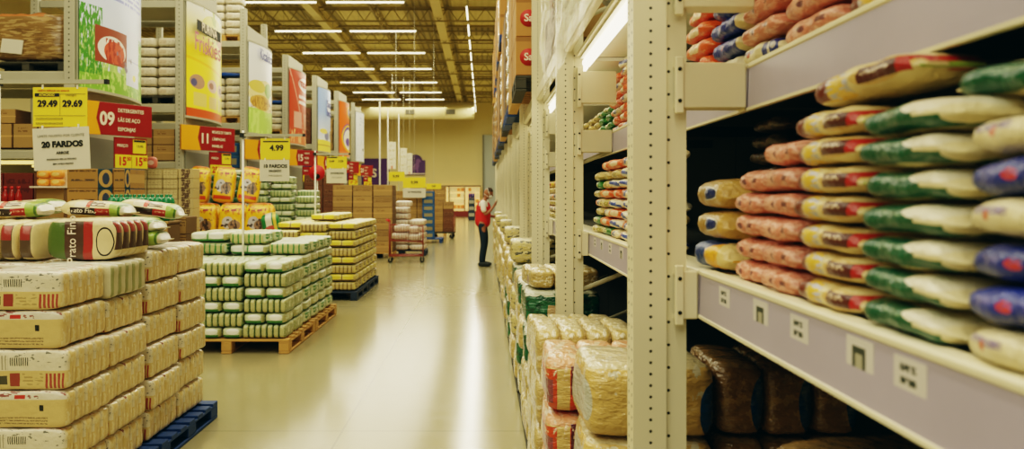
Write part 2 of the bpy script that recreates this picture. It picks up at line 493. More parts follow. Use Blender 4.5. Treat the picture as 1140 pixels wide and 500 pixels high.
# the emblem: a standing animal outline
em = [(-0.42, 0.30), (-0.30, 0.62), (-0.12, 0.72), (0.02, 0.84), (0.06, 1.12), (0.2, 1.22), (0.36, 1.12), (0.40, 0.98), (0.28, 0.92), (0.26, 0.66), (0.2, 0.42),
      (0.2, 0.14), (0.1, 0.14), (0.08, 0.40), (-0.14, 0.44), (-0.2, 0.14), (-0.3, 0.14), (-0.3, 0.42)]
MB().prism(em, 'y', -0.075, -0.05).build('emblem', M['lilac'], s)
MB().box((0, -0.08, 0.09), (1.5, 0.05, 0.07)).build('rail_strip', M['letter'], s)
# ================================================================== CREAM SHELVING on the near side (worker's side)
A = 0.43                      # aisle face of the uprights
Y1, BAY = 2.317, 2.40
XLO, XUP = 0.615, 0.753       # aisle faces of the lower and upper shelves
ZLO, ZUP = 1.36, 1.95
N = Nodes('perforated_upright')
tc = N.n('ShaderNodeTexCoord'); sp = N.n('ShaderNodeSeparateXYZ'); N.l(tc.outputs['Object'], sp.inputs[0])
fz = N.math('SUBTRACT', N.math('FRACT', N.math('DIVIDE', sp.outputs[2], 0.0328)), 0.5)
fz = N.math('MULTIPLY', fz, 0.0328)
fz2 = N.math('MULTIPLY', N.math('SUBTRACT', N.math('FRACT', N.math('DIVIDE', sp.outputs[2], 0.0656)), 0.5), 0.0656)
def hole(u, cu, fzv, r):
    d2 = N.math('ADD', N.math('POWER', N.math('SUBTRACT', u, cu), 2.0), N.math('POWER', fzv, 2.0))
    return N.math('LESS_THAN', d2, r * r)
hx = N.math('MAXIMUM', hole(sp.outputs[0], 0.050, fz, 0.0046), hole(sp.outputs[0], 0.104, fz2, 0.0046))
ny = N.n('ShaderNodeSeparateXYZ'); N.l(tc.outputs['Normal'], ny.inputs[0])
front = N.math('GREATER_THAN', N.math('ABSOLUTE', ny.outputs[1]), 0.7)
side = N.math('GREATER_THAN', N.math('ABSOLUTE', ny.outputs[0]), 0.7)
hy = N.math('MAXIMUM', hole(sp.outputs[1], 0.025, fz, 0.005), hole(sp.outputs[1], 0.07, fz, 0.005))
hm = N.math('MAXIMUM', N.math('MULTIPLY', hx, front), N.math('MULTIPLY', hy, side))
nz = N.noise(tc.outputs['Object'], 5.0, 3)
c = N.mix(N.math('MULTIPLY', nz, 0.3), rgb(228, 220, 190), rgb(206, 197, 164))
c = N.mix(hm, c, rgb(46, 44, 34))
N.l(c, N.b.inputs['Base Color']); N.b.inputs['Roughness'].default_value = 0.42
M['upright'] = N.m

def upright_mesh():
    m = MB()
    H = 6.4
    # channel: wide web with rolled edges, then a narrower rear flange
    prof = [(0, 0), (0.095, 0), (0.098, 0.012), (0.155, 0.012), (0.155, 0.030), (0.115, 0.034), (0.115, 0.09), (0.0, 0.095)]
    m.prism(prof, 'z', 0.0, H)
    m.box((0.075, 0.05, 0.006), (0.22, 0.16, 0.012))
    return m.mesh('upright', M['upright'])
UPM = upright_mesh()
def spacer_mesh(x0, x1, z0, z1, mm):
    m = MB()
    m.box(((x0 + x1) / 2, -0.006, (z0 + z1) / 2), (x1 - x0, 0.012, z1 - z0), 0, 0.003)
    m.box((x0 + 0.012, -0.010, (z0 + z1) / 2), (0.024, 0.02, (z1 - z0) * 1.25), 0, 0.003)
    for z in (z0 + 0.02, z1 - 0.02): m.cyl((x0 + 0.012, -0.022, z), (x0 + 0.012, -0.018, z), 0.006, 1, 8)
    m.box(((x0 + x1) / 2, 0.03, z1 - 0.006), (x1 - x0, 0.06, 0.012))
    m.box(((x0 + x1) / 2, 0.03, z0 + 0.006), (x1 - x0, 0.06, 0.012))
    return m.mesh('spacer_plate', [M['cream'], M['hole']])
SP = [spacer_mesh(0.117, XLO - A - 0.003, 1.225, 1.362, 0), spacer_mesh(0.117, XUP - A - 0.003, 1.828, 1.958, 0), spacer_mesh(0.117, 0.775 - A, 2.115, 2.30, 0)]
M['deck_dark'] = mat('deck_shade', rgb(74, 70, 56), rough=0.8, mottle=0.1, vary=0)  # dark deck colour carries the painted shade of the shelf undersides
def shelf_mesh(L):
    m = MB()
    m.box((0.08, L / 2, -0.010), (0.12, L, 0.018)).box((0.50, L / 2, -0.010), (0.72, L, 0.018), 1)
    m.box((0.022, L / 2, -0.002), (0.044, L, 0.016), 0, 0.004)          # front lip
    for y in (0.5, 1.2, 1.9): m.box((0.45, y, -0.045), (0.80, 0.05, 0.05), 1)
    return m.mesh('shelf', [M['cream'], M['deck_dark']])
SHM = {}
def rail_mesh(L):
    m = MB()
    m.prism([(0.0, -0.125), (0.012, -0.13), (0.016, -0.006), (0.004, -0.006)], 'y', 0, L)
    m.prism([(-0.004, -0.13), (0.012, -0.13), (0.012, -0.118), (-0.004, -0.122)], 'y', 0, L, 1)
    return m.mesh('price_rail', [M['rail'], M['cream']])
M['canopy'] = mat('canopy_white', rgb(240, 234, 214), rough=0.5, vary=0)
M['tube2'] = mat('canopy_tube', rgb(255, 246, 222), emit=7.0, vary=0)
CARD = MB().box((0, 0, 0), (0.002, 0.095, 0.100)).mesh('price_card', M['card'])
CARD2 = MB().box((0, 0, 0), (0.002, 0.090, 0.096)).mesh('price_card', M['card2'])
BAYW = ['bay of cream shelving closest to us, seen from its open end', 'bay of cream shelving behind the big perforated upright', 'bay of cream shelving between the second and third uprights',
        'bay of cream shelving between the third and fourth uprights']
for b in range(-1, 12):
    y0 = Y1 + BAY * b
    lab = BAYW[b + 1] if b < 3 else f'{ORF[b + 1]} bay of the cream shelving along the aisle, counting from the near end'
    t = thing('shelving_bay', lab, 'shelving', (A, y0, 0), 0, 'bays of the cream shelving run')
    if b >= 0:
        ob('upright', UPM, t)
        ob('upright', UPM, t, (1.32, 0, 0))
        for s_ in SP: ob('spacer_plate', s_, t)
        if 0 < b < 5:
            m = MB()
            for z in (0.25, 1.0, 1.75, 2.6): m.cyl((0.1, 0.045, z), (1.34, 0.045, z + 0.5), 0.014, 0, 8)
            m.build('diagonal_braces', M['cream_dark'], t)
    L = BAY - 0.016
    if L not in SHM: SHM[L] = (shelf_mesh(L), rail_mesh(L))
    for X, Z, nm in ((XLO, ZLO, 'lower'), (XUP, ZUP, 'upper')):
        sh = ob('shelf', SHM[L][0], t, (X - A, 0, Z))
        ra = ob('price_rail', SHM[L][1], sh)
        if b <= 2 and not (b == -1 and nm == 'upper'):
            if b == -1 and nm == 'lower':
                ys = [2.07, 1.80, 1.58, 1.326, 1.17]
                ys = [y - y0 for y in ys]
            else:
                ys = [0.35, 0.62, 0.95, 1.30, 1.62, 1.9, 2.15] if nm == 'lower' else [0.8, 1.7]
            for i, y in enumerate(ys):
                ob('price_card', CARD if i % 2 else CARD2, ra, (-0.001 + 0.004, y, -0.066))
    # pallet level: beam, white canopy board and its lamp tube
    MB().box((0.06, L / 2 + 0.05, 2.46), (0.05, L - 0.12, 0.10), 0, 0.006).build('pallet_beam', M['cream'], t)
    MB().box((1.22, L / 2 + 0.05, 2.46), (0.05, L - 0.1, 0.10), 0, 0.006).build('pallet_beam', M['cream'], t)
    MB().box((0.66, L / 2 + 0.05, 2.39), (1.1, L - 0.12, 0.02)).build('canopy_board', M['canopy'], t)
    lt = MB().cyl((0.17, 0.10, 2.345), (0.17, L - 0.02, 2.345), 0.028, 0, 10).build('lamp_tube', M['tube2'], t)
    MB().box((0.17, L / 2 + 0.04, 2.376), (0.08, L - 0.1, 0.014)).build('lamp_batten', M['white'], lt)
    rx = 0.80 if b < 0 else 1.05
    MB().box((rx, L / 2, 1.2), (0.02, L - 0.004, 2.3)).build('rear_panel', M['dark'] if b < 4 else M['cream_dark'], t)  # near bays' panels near-black: shade inside the shelving painted into the colour
    if b >= 4:
        MB().box((0.06, L / 2 + 0.05, 4.26), (0.05, L - 0.1, 0.10), 0, 0.006).build('pallet_beam', M['cream'], t)
        MB().box((1.22, L / 2 + 0.05, 4.26), (0.05, L - 0.1, 0.10), 0, 0.006).build('pallet_beam', M['cream'], t)

# ------------------------------------------------------------------ small bags on the shelves
C_ = rgb
BW = dict(rough=0.32, bump=0.55, bscale=26, wob=0.10, vary=0.07, coat=0.25, mottle=0.08, mscale=30)
BM = {}
BM['pink'] = mat('bag_pink_beans', C_(206, 128, 108), [('blob', 'yz', (0, 1, 0, 1), C_(226, 164, 142), {'scale': 7, 'th': 0.52}),
        ('ell', 'yz', (0.52, 0.62, 0.35, 0.6), C_(110, 52, 60)), ('rect', 'yz', (0.20, 0.30, 0.42, 0.62), C_(120, 64, 66))], **BW)
BM['brown'] = mat('bag_rice_brown_label', C_(226, 206, 156), [
        ('rect', 'yz', (0.50, 0.74, 0.1, 0.9), C_(222, 182, 70)), ('rect', 'yz', (0.72, 0.94, 0.15, 0.88), C_(112, 44, 32)),
        ('blob', 'yz', (0.48, 0.74, 0.1, 0.9), C_(180, 178, 190), {'scale': 9, 'th': 0.56}),
        ('ell', 'yz', (0.05, 0.46, 0.18, 0.84), C_(214, 176, 108)), ('rect', 'yz', (0.12, 0.40, 0.28, 0.74), C_(86, 34, 28)),
        ('rect', 'yz', (0.06, 0.125, 0.30, 0.74), C_(182, 36, 32)), ('text', 'yz', (0.17, 0.38, 0.40, 0.66), C_(224, 200, 170), {'scale': 26, 'th': 0.52, 'rows': 1}),
        ('rect', 'yz', (0.0, 0.035, 0.0, 1.0), C_(150, 172, 74))], **BW)
BM['green'] = mat('bag_rice_green_flourish', C_(226, 212, 168), [
        ('rect', 'yz', (0.30, 0.93, 0.14, 0.90), C_(8, 78, 50)), ('line', 'yz', (0.60, 0.10, 0.34, 0.24), C_(10, 84, 54), {'w': 0.16}),
        ('ell', 'yz', (0.06, 0.40, 0.52, 0.96), C_(230, 222, 196)),
        ('text', 'yz', (0.40, 0.70, 0.50, 0.74), C_(120, 150, 120), {'scale': 26, 'th': 0.5, 'rows': 1})], **BW)
BM['white'] = mat('bag_rice_white_navy', C_(226, 212, 172), [
        ('text', 'yz', (0.56, 0.86, 0.42, 0.74), C_(134, 116, 150), {'scale': 22, 'th': 0.40, 'rows': 1}),
        ('ell', 'yz', (0.68, 0.75, 0.42, 0.66), C_(200, 96, 70)),
        ('rect', 'yz', (0.25, 0.36, 0.22, 0.84), C_(30, 42, 124)), ('rect', 'yz', (0.08, 0.20, 0.18, 0.86), C_(30, 44, 126)),
        ('ell', 'yz', (0.11, 0.18, 0.4, 0.7), C_(196, 190, 190))], **BW)
BM['blue'] = mat('bag_rice_navy', C_(34, 48, 136), [
        ('rect', 'yz', (0.0, 0.13, 0, 1), C_(226, 210, 166)), ('ell', 'yz', (0.50, 0.60, 0.40, 0.66), C_(196, 60, 66)),
        ('text', 'yz', (0.34, 0.82, 0.34, 0.70), C_(86, 84, 156), {'scale': 18, 'th': 0.52, 'rows': 1}), ('fadev', 'yz', (0.24, 1, 0.3, -0.2), C_(60, 62, 110), {'a': 0.5})], **BW)
BM['gold'] = mat('bag_gold_grain', C_(190, 152, 80), [('ell', 'yz', (0.2, 0.62, 0.3, 0.75), C_(28, 46, 110)), ('ring', 'yz', (0.2, 0.62, 0.3, 0.75), C_(210, 205, 190), {'in': 0.7})], **BW)
BM['bluegold'] = mat('bag_blue_orange', C_(36, 66, 130), [('ell', 'yz', (-0.1, 0.5, 0.0, 0.9), C_(228, 168, 48)), ('rect', 'yz', (0.0, 0.2, 0, 1), C_(214, 190, 130))], **BW)
BM['orange'] = mat('bag_orange', C_(226, 96, 40), [('ell', 'yz', (0.25, 0.75, 0.25, 0.8), C_(232, 206, 170)), ('blob', 'yz', (0, 1, 0, 1), C_(234, 150, 90), {'scale': 6, 'th': 0.6})], **BW)
BM['cream'] = mat('bag_cream_orange_label', C_(226, 206, 160), [('rect', 'yz', (0.55, 0.85, 0.15, 0.9), C_(214, 92, 44)), ('ell', 'yz', (0.15, 0.5, 0.25, 0.8), C_(60, 78, 150)), ('blob', 'yz', (0, 0.5, 0, 1), C_(236, 224, 196), {'scale': 8, 'th': 0.55})], **BW)
BM['olive'] = mat('bag_olive_yellow', C_(206, 184, 118), [('rect', 'yz', (0.2, 0.5, 0.1, 0.9), C_(176, 160, 60)), ('blob', 'yz', (0.1, 0.9, 0, 1), C_(120, 54, 40), {'scale': 9, 'th': 0.60}), ('blob', 'yz', (0.1, 0.9, 0, 1), C_(232, 216, 170), {'scale': 8, 'th': 0.58})], **BW)
BM['leaf'] = mat('bag_leaf_green', C_(58, 128, 52), [('ell', 'yz', (0.3, 0.8, 0.3, 0.8), C_(216, 206, 150)), ('blob', 'yz', (0, 1, 0, 1), C_(40, 100, 50), {'scale': 8, 'th': 0.56})], **BW)
BM['whiteblue'] = mat('bag_white_blue_bow', C_(228, 218, 188), [('line', 'yz', (0.1, 0.9, 0.3, 0.7), C_(48, 74, 160), {'w': 0.15}), ('ell', 'yz', (0.3, 0.5, 0.3, 0.7), C_(60, 84, 168)), ('rect', 'yz', (0.8, 0.9, 0, 1), C_(206, 110, 70))], **BW)
BM['yellow'] = mat('bag_yellow', C_(232, 190, 40), [('ell', 'yz', (0.3, 0.7, 0.3, 0.75), C_(200, 60, 40))], **BW)
BAGM = {}
def bag_mesh(k, W=0.19, L=0.30, H=0.062, v=0):
    H *= 0.955
    key = (k, W, L, H, v)
    if key not in BAGM:
        m = MB().pillow(L, W, H, 0.018, 0.0042, seed=v * 5 + len(BAGM))
        BAGM[key] = m.mesh('rice_bag', BM[k])
    return BAGM[key]
KIND = {'pink': 'pink bag of beans', 'brown': 'cream rice bag with brown label', 'green': 'cream rice bag with green flourish', 'white': 'white rice bag with navy stripes',
        'blue': 'navy blue rice bag', 'gold': 'gold grain bag with navy oval', 'bluegold': 'blue and orange grain bag', 'orange': 'orange food bag', 'cream': 'cream bag with orange label',
        'olive': 'yellow-green grain bag', 'leaf': 'leaf green food bag', 'whiteblue': 'white bag with blue bow', 'yellow': 'yellow food bag'}
def column(kinds, xface, yc, z0, pitch, where, W=0.16, L=0.30, sag=0.0, cat='bag', lean=0.0, group=None, nm='rice_bag', wob=0.03):
    """one stack of bags lying on each other, long side to the aisle"""
    for i, k in enumerate(kinds):
        o = ob(nm, bag_mesh(k, W, L, pitch * 1.0, i % 3), None)
        zz = z0 + i * pitch
        o.location = (xface + W / 2 + jit(0.006) + lean * i, yc + jit(0.004), zz + 0.004)
        o.rotation_euler = (jit(0.015), jit(0.025), jit(wob))
        tag(o, f'{KIND[k]}, {ORD[i]} up, {where}', cat, group or f'bags of the {where}')
# near bay, lower shelf
LS = 'on the low shelf'
column(['pink'] * 5, 0.650, 2.015, ZLO, 0.056, 'far pink column on the low shelf', L=0.235)
column(['pink'] * 5 + ['pink'], 0.640, 1.785, ZLO, 0.056, 'pink column beside the brown-label one', L=0.225)
column(['brown'] * 7, 0.632, 1.535, ZLO, 0.0545, 'brown-label column on the low shelf', L=0.285)
column(['green'] * 7, 0.630, 1.243, ZLO, 0.0515, 'green-flourish column', L=0.29)
column(['white', 'blue', 'blue', 'white', 'blue', 'white'], 0.630, 0.955, ZLO, 0.0535, 'navy and white column, low shelf', L=0.28)
column(['bluegold', 'gold', 'gold'], 0.640, 2.335, ZLO, 0.088, 'gold grain column just behind the big upright', W=0.20, L=0.29)
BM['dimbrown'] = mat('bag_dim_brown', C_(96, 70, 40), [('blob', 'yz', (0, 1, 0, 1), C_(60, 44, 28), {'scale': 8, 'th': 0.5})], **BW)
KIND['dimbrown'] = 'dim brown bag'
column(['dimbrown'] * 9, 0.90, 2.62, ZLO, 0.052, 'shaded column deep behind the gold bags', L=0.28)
o = ob('rice_bag', bag_mesh('brown', 0.17, 0.34, 0.060, 1), None, (0.735, 1.45, ZLO + 7 * 0.0545 + 0.014), (-0.07, 0, 0.10)); tag(o, 'cream rice bag with brown label, tilted on top of its column', 'bag')
o = ob('rice_bag', bag_mesh('green', 0.19, 0.28, 0.05, 1), None, (0.80, 1.10, ZLO + 6 * 0.0535 + 0.035), (0.03, 0, 0.2)); tag(o, 'cream and green rice bag lying topmost behind the white bags', 'bag')
# near bay and the next, upper shelf
column(['pink', 'pink', 'pink'], 0.775, 1.95, ZUP, 0.064, 'upper-shelf pink column', L=0.34)
column(['white', 'pink', 'pink', 'pink'], 0.775, 2.30, ZUP, 0.064, 'second upper-shelf pink column', L=0.31)
column(['brown', 'olive', 'olive'], 0.775, 1.60, ZUP, 0.064, 'upper-shelf olive column', L=0.32)
column(['whiteblue', 'blue', 'blue', 'blue'], 0.775, 2.63, ZUP, 0.068, 'upper-shelf navy column', L=0.31)
column(['orange', 'orange', 'orange', 'orange', 'orange'], 0.775, 2.97, ZUP, 0.064, 'upper-shelf orange column', L=0.31)
# second bay, lower shelf: smaller bags lying end-on
def endcol(kinds, x, y, z0, pitch, where, L=0.26, W=0.15, nm='grain_bag'):
    for i, k in enumerate(kinds):
        o = ob(nm, bag_mesh(k, W, L, pitch, i % 3), None)
        o.location = (x + L / 2 + jit(0.012), y + jit(0.01), z0 + i * pitch + 0.001)
        o.rotation_euler = (jit(0.04), jit(0.02), R(90) + jit(0.10) + (R(8) if i % 2 else R(-6)))
        tag(o, f'{KIND[k]}, {ORD[i]} up, {where}', 'bag', f'bags of the {where}')
seqs = [['white', 'cream', 'olive', 'whiteblue', 'cream', 'white', 'olive', 'cream'],
        ['olive', 'whiteblue', 'cream', 'whiteblue', 'olive', 'cream', 'whiteblue', 'cream'],
        ['whiteblue', 'cream', 'whiteblue', 'whiteblue', 'cream', 'whiteblue', 'whiteblue', 'cream'],
        ['cream', 'whiteblue', 'orange', 'whiteblue', 'orange', 'whiteblue', 'olive', 'orange'],
        ['leaf', 'orange', 'cream', 'olive', 'orange', 'olive', 'olive', 'orange'],
        ['olive', 'leaf', 'olive', 'cream', 'olive', 'leaf', 'olive']]
for i, s_ in enumerate(seqs):
    column(s_, 0.645, 3.12 + 0.295 * i, ZLO, 0.0495, f'{ORF[i]} low-shelf column behind the big upright', W=0.125, L=0.285, wob=0.16)
useq = [['cream', 'orange', 'orange', 'cream', 'orange', 'orange', 'cream', 'whiteblue'], ['whiteblue', 'cream', 'whiteblue', 'cream', 'cream', 'whiteblue', 'cream', 'whiteblue', 'blue'], ['cream', 'orange', 'cream', 'orange', 'orange', 'cream', 'orange']]
column(useq[1], 0.80, 4.34, ZUP, 0.052, 'upper-shelf whitish column behind the big upright', W=0.125, L=0.285, wob=0.12)
column(useq[0], 0.80, 4.64, ZUP, 0.052, 'upper-shelf orange column behind the big upright', W=0.125, L=0.285, wob=0.12)
column(useq[2], 0.80, 4.94, ZUP, 0.052, 'upper-shelf cream column beside the second upright', W=0.125, L=0.285, wob=0.12)
for i in range(5):
    k = ['leaf', 'leaf', 'olive', 'olive', 'olive'][i]
    column([k, k, k, k], 0.80, 5.24 + 0.295 * i, ZUP, 0.05, f'{ORF[i]} upper-shelf column past the second upright', W=0.125, L=0.285, wob=0.12)
for i in range(7):
    column(['olive', 'cream', 'olive', 'cream', 'olive', 'yellow'], 0.65, 7.42 + 0.295 * i, ZLO, 0.058, f'{ORF[i]} low-shelf column past the third upright', W=0.14, L=0.285, wob=0.12)

# ------------------------------------------------------------------ wrapped bales on the floor under and in front of the shelves
SW = dict(rough=0.26, bump=0.95, bscale=16, bstretch=(1, 1, 2.2), wob=0.06, vary=0.07, coat=0.45, mottle=0.1, mscale=14)
RB = {}
RB['rice'] = mat('bale_rice_tan', C_(206, 172, 104), [('rect', 'xz', (0, 1, 0.93, 1.2), C_(206, 190, 150)), ('blob', 'xz', (0, 1, 0.55, 1.1), C_(208, 198, 172), {'scale': 6, 'th': 0.58}),
      ('ell', 'xz', (0.72, 1.12, 0.05, 0.75), C_(30, 74, 134)), ('ell', 'xz', (-0.12, 0.1, 0.2, 0.8), C_(190, 190, 180))], **SW)
RB['orange'] = mat('bale_orange_label', C_(216, 186, 122), [('rect', 'xz', (0, 1, 0.80, 1.2), C_(222, 160, 120)), ('rect', 'xz', (0.02, 0.30, 0.0, 0.78), C_(206, 72, 34)), ('rect', 'xz', (0.62, 0.9, 0, 0.78), C_(206, 66, 34)),
      ('rect', 'xz', (0.02, 0.2, 0.2, 0.6), C_(140, 70, 80)), ('rect', 'xz', (0.64, 0.78, 0.35, 0.85), C_(92, 40, 56)), ('blob', 'xz', (0, 1, 0.6, 1.1), C_(228, 200, 170), {'scale': 5, 'th': 0.55}), ('rect', 'xz', (0, 1, -0.1, 0.06), C_(206, 66, 34))], **SW)
RB['green'] = mat('bale_green_label', C_(30, 96, 62), [('rect', 'xz', (0, 1, 0.82, 1.2), C_(196, 198, 176)), ('blob', 'xz', (0, 1, 0.1, 0.9), C_(18, 70, 48), {'scale': 7, 'th': 0.5}), ('rect', 'xz', (0.3, 0.6, 0.35, 0.6), C_(190, 160, 120)),
      ('rect', 'yz', (0.0, 1.0, 0.05, 0.16), C_(190, 196, 170))], **SW)
RB['pale'] = mat('bale_pale_cream', C_(190, 164, 104), [('bars', 'yz', (0, 1, 0, 1), C_(190, 168, 116), {'freq': 5, 'duty': 0.2}), ('rect', 'yz', (0, 1, 0.96, 1.2), C_(200, 182, 140)), ('blob', 'yz', (0, 1, 0.2, 1.0), C_(222, 210, 180), {'scale': 6, 'th': 0.56}), ('blob', 'xz', (0, 1, 0.1, 0.9), C_(120, 110, 96), {'scale': 9, 'th': 0.66}), ('rect', 'yz', (0.3, 0.42, 0.2, 0.6), C_(150, 120, 130))], **SW)
RB['mixed'] = mat('bale_mixed', C_(198, 182, 128), [('blob', 'yz', (0, 1, 0, 1), C_(86, 84, 66), {'scale': 6, 'th': 0.55}), ('blob', 'yz', (0, 1, 0, 1), C_(196, 174, 60), {'scale': 8, 'th': 0.6}), ('rect', 'yz', (0, 1, 0.95, 1.2), C_(206, 196, 160))], **SW)
RB['shade'] = mat('bale_rice_shaded', C_(128, 94, 52), [('rect', 'xz', (0, 1, 0.93, 1.2), C_(140, 112, 72)), ('blob', 'xz', (0, 1, 0.2, 1.1), C_(150, 116, 68), {'scale': 5, 'th': 0.56}), ('ell', 'xz', (0.66, 1.16, 0.1, 0.85), C_(22, 58, 110))], **SW)  # darker rice bale: the shade under the shelf is put into its colour
def bale_bag_mesh(k, sx, sy, sz, v):
    return MB().soft((0, 0, sz / 2), (sx, sy, sz), 6.0, 8, 0.008, v).mesh('packed_bag', RB[k])
FBM = {}
def floor_bale(k, loc, sx, sy, sz, n, axis, label, rz=0.0, group=None):
    """bale of n bags side by side wrapped in film"""
    t = thing('wrapped_bale', label, 'bale', loc, rz, group)
    for i in range(n):
        key = (k, sx, sy, sz, n, axis, i % 2)
        bx_, by_ = (sx / n, sy) if axis == 'x' else (sx, sy / n)
        if key not in FBM: FBM[key] = bale_bag_mesh(k, bx_ * 1.03, by_ * 1.03, sz, i % 2 + 3)
        off = (i + 0.5) / n - 0.5
        ob('packed_bag', FBM[key], t, (off * sx, 0, 0) if axis == 'x' else (0, off * sy, 0))
    return t
G1 = 'wrapped bales in front of the shelving'
PZ = 0.07
pm = M['wood_dark']
H5 = 0.242
for i in range(4):      # closest stacks: cream with blue discs, orange beside it
    z = PZ + i * H5
    floor_bale('rice', (0.535, 2.78, z), 0.41, 0.42, H5 - 0.003, 2, 'x', f'tan rice bale with blue discs, {ORD[i]} of the stack by the big upright', jit(0.03), G1)
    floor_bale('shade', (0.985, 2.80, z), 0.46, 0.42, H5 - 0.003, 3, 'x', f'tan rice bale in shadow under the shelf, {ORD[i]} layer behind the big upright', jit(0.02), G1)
for i in range(4):
    z = PZ + i * 0.222
    floor_bale('orange', (0.47, 3.33, z), 0.44, 0.46, 0.218, 3, 'x', f'orange-labelled rice bale, {ORD[i]} layer of its stack on the aisle edge', jit(0.04), G1)
for i in range(4):
    z = PZ + i * 0.225
    floor_bale('pale', (0.47, 3.89, z), 0.46, 0.46, 0.221, 4, 'x', f'cream film-wrapped bale, {ORD[i]} layer of the stack behind the orange bales', jit(0.04), G1)
for i in range(4):
    z = PZ + i * 0.21
    floor_bale('pale', (0.48, 4.43, z), 0.46, 0.44, 0.206, 4, 'x', f'low cream film-wrapped bale, {ORD[i]} up, by the foot of the second upright', jit(0.03), G1)
for i in range(4):
    z = PZ + i * 0.235
    floor_bale('green' if i > 1 else 'pale', (0.48, 5.12, z), 0.44, 0.52, 0.231, 3, 'y', f'{"green" if i > 1 else "pale cream"} wrapped bale, {ORD[i]} layer of the green-topped stack', jit(0.04), G1)
t = floor_bale('pale', (0.48, 5.12, PZ + 4 * 0.235), 0.42, 0.48, 0.12, 3, 'x', 'loose white film-covered bale crowning the green-topped stack', 0.1, G1)
M['bale_far'] = {}
def single_bale(k, v):
    m = MB().soft((0, 0, 0.11), (0.42, 0.47, 0.214), 6.5, 9, 0.006, v)
    return m.mesh('wrapped_bale', RB[k])
SBM = {}
for r in range(27):
    y = Y1 + BAY * (1 + (r + 1) // 4) + 0.40 + 0.54 * ((r + 1) % 4)
    n = 4 if r % 5 != 3 else 5
    for i in range(n):
        k = random.choice(['pale', 'pale', 'mixed', 'pale', 'green' if r < 8 else 'mixed'])
        v = (r + i) % 3
        if (k, v) not in SBM: SBM[(k, v)] = single_bale(k, v)
        o = ob('wrapped_bale', SBM[(k, v)], None, (0.47 + jit(0.025), y + jit(0.008), PZ + i * 0.222), (0, 0, jit(0.03)))
        tag(o, f'{"dark mixed" if k == "mixed" else "green" if k == "green" else "pale cream"} wrapped bale, {ORD[i]} up, {ORF[r]} stack past the green-topped one', 'bale', G1)
# shaded bales under the near shelf
for i in range(4):
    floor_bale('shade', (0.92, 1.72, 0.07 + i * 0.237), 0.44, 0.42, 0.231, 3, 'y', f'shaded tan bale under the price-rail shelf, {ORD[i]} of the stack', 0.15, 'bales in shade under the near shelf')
# low skids carrying those stacks
def skid(loc, sx, sy, label, m, h=0.066):
    o = thing('low_skid', label, 'pallet', loc)
    b = MB()
    for i in range(4): b.box((0, -sy / 2 + 0.05 + i * (sy - 0.1) / 3, h - 0.01), (sx, 0.09, 0.018), 0, 0.003)
    b.build('deck_boards', m, o)
    for x in (-sx / 2 + 0.04, sx / 2 - 0.04): MB().box((x, 0, (h - 0.02) / 2), (0.06, sy, h - 0.02), 0, 0.003).build('runner', m, o)
    return o
skid((0.735, 2.80, 0), 0.98, 0.46, 'dark low wooden skid under the tan bales by the big upright', pm)
skid((0.92, 1.72, 0), 0.56, 0.56, 'dark low skid under the shaded tan bales', pm)
skid((0.48, 3.88, 0), 0.44, 1.52, 'dark low skid under the orange-labelled bales', pm)
skid((0.48, 5.95, 0), 0.44, 2.18, 'dark low skid under the green-topped stack', pm)
for k in range(6):
    skid((0.48, Y1 + BAY * (k + 2) + 1.25, 0), 0.44, 2.2, f'dark low skid, {ORF[k]} of the long row along the shelving', pm)
# ================================================================== PALLETS (EUR style)
def pallet(loc, label, sx, sy, m, rz=0.0, h=0.145, group=None, mark=None):
    o = thing('pallet', label, 'pallet', loc, rz, group)
    k = h / 0.145
    b = MB()
    n = 7
    for i in range(n):
        y = -sy / 2 + 0.05 + i * (sy - 0.1) / (n - 1)
        b.box((0, y, h - 0.011), (sx, 0.10 if sy < 1.6 else 0.2, 0.022), 0, 0.003)
    b.build('deck_boards', m, o)
    for x in (-sx / 2 + 0.05, 0, sx / 2 - 0.05):
        for y in (-sy / 2 + 0.07, 0, sy / 2 - 0.07):
            MB().box((x, y, 0.066 * k), (0.10, 0.14, 0.076 * k), 0, 0.004).build('block', m, o)
        MB().box((x, 0, 0.014 * k), (0.10, sy, 0.022), 0, 0.003).build('bottom_runner', m, o)
        MB().box((x, 0, 0.113 * k), (0.10, sy, 0.018), 0, 0.003).build('stringer', m, o)
    return o

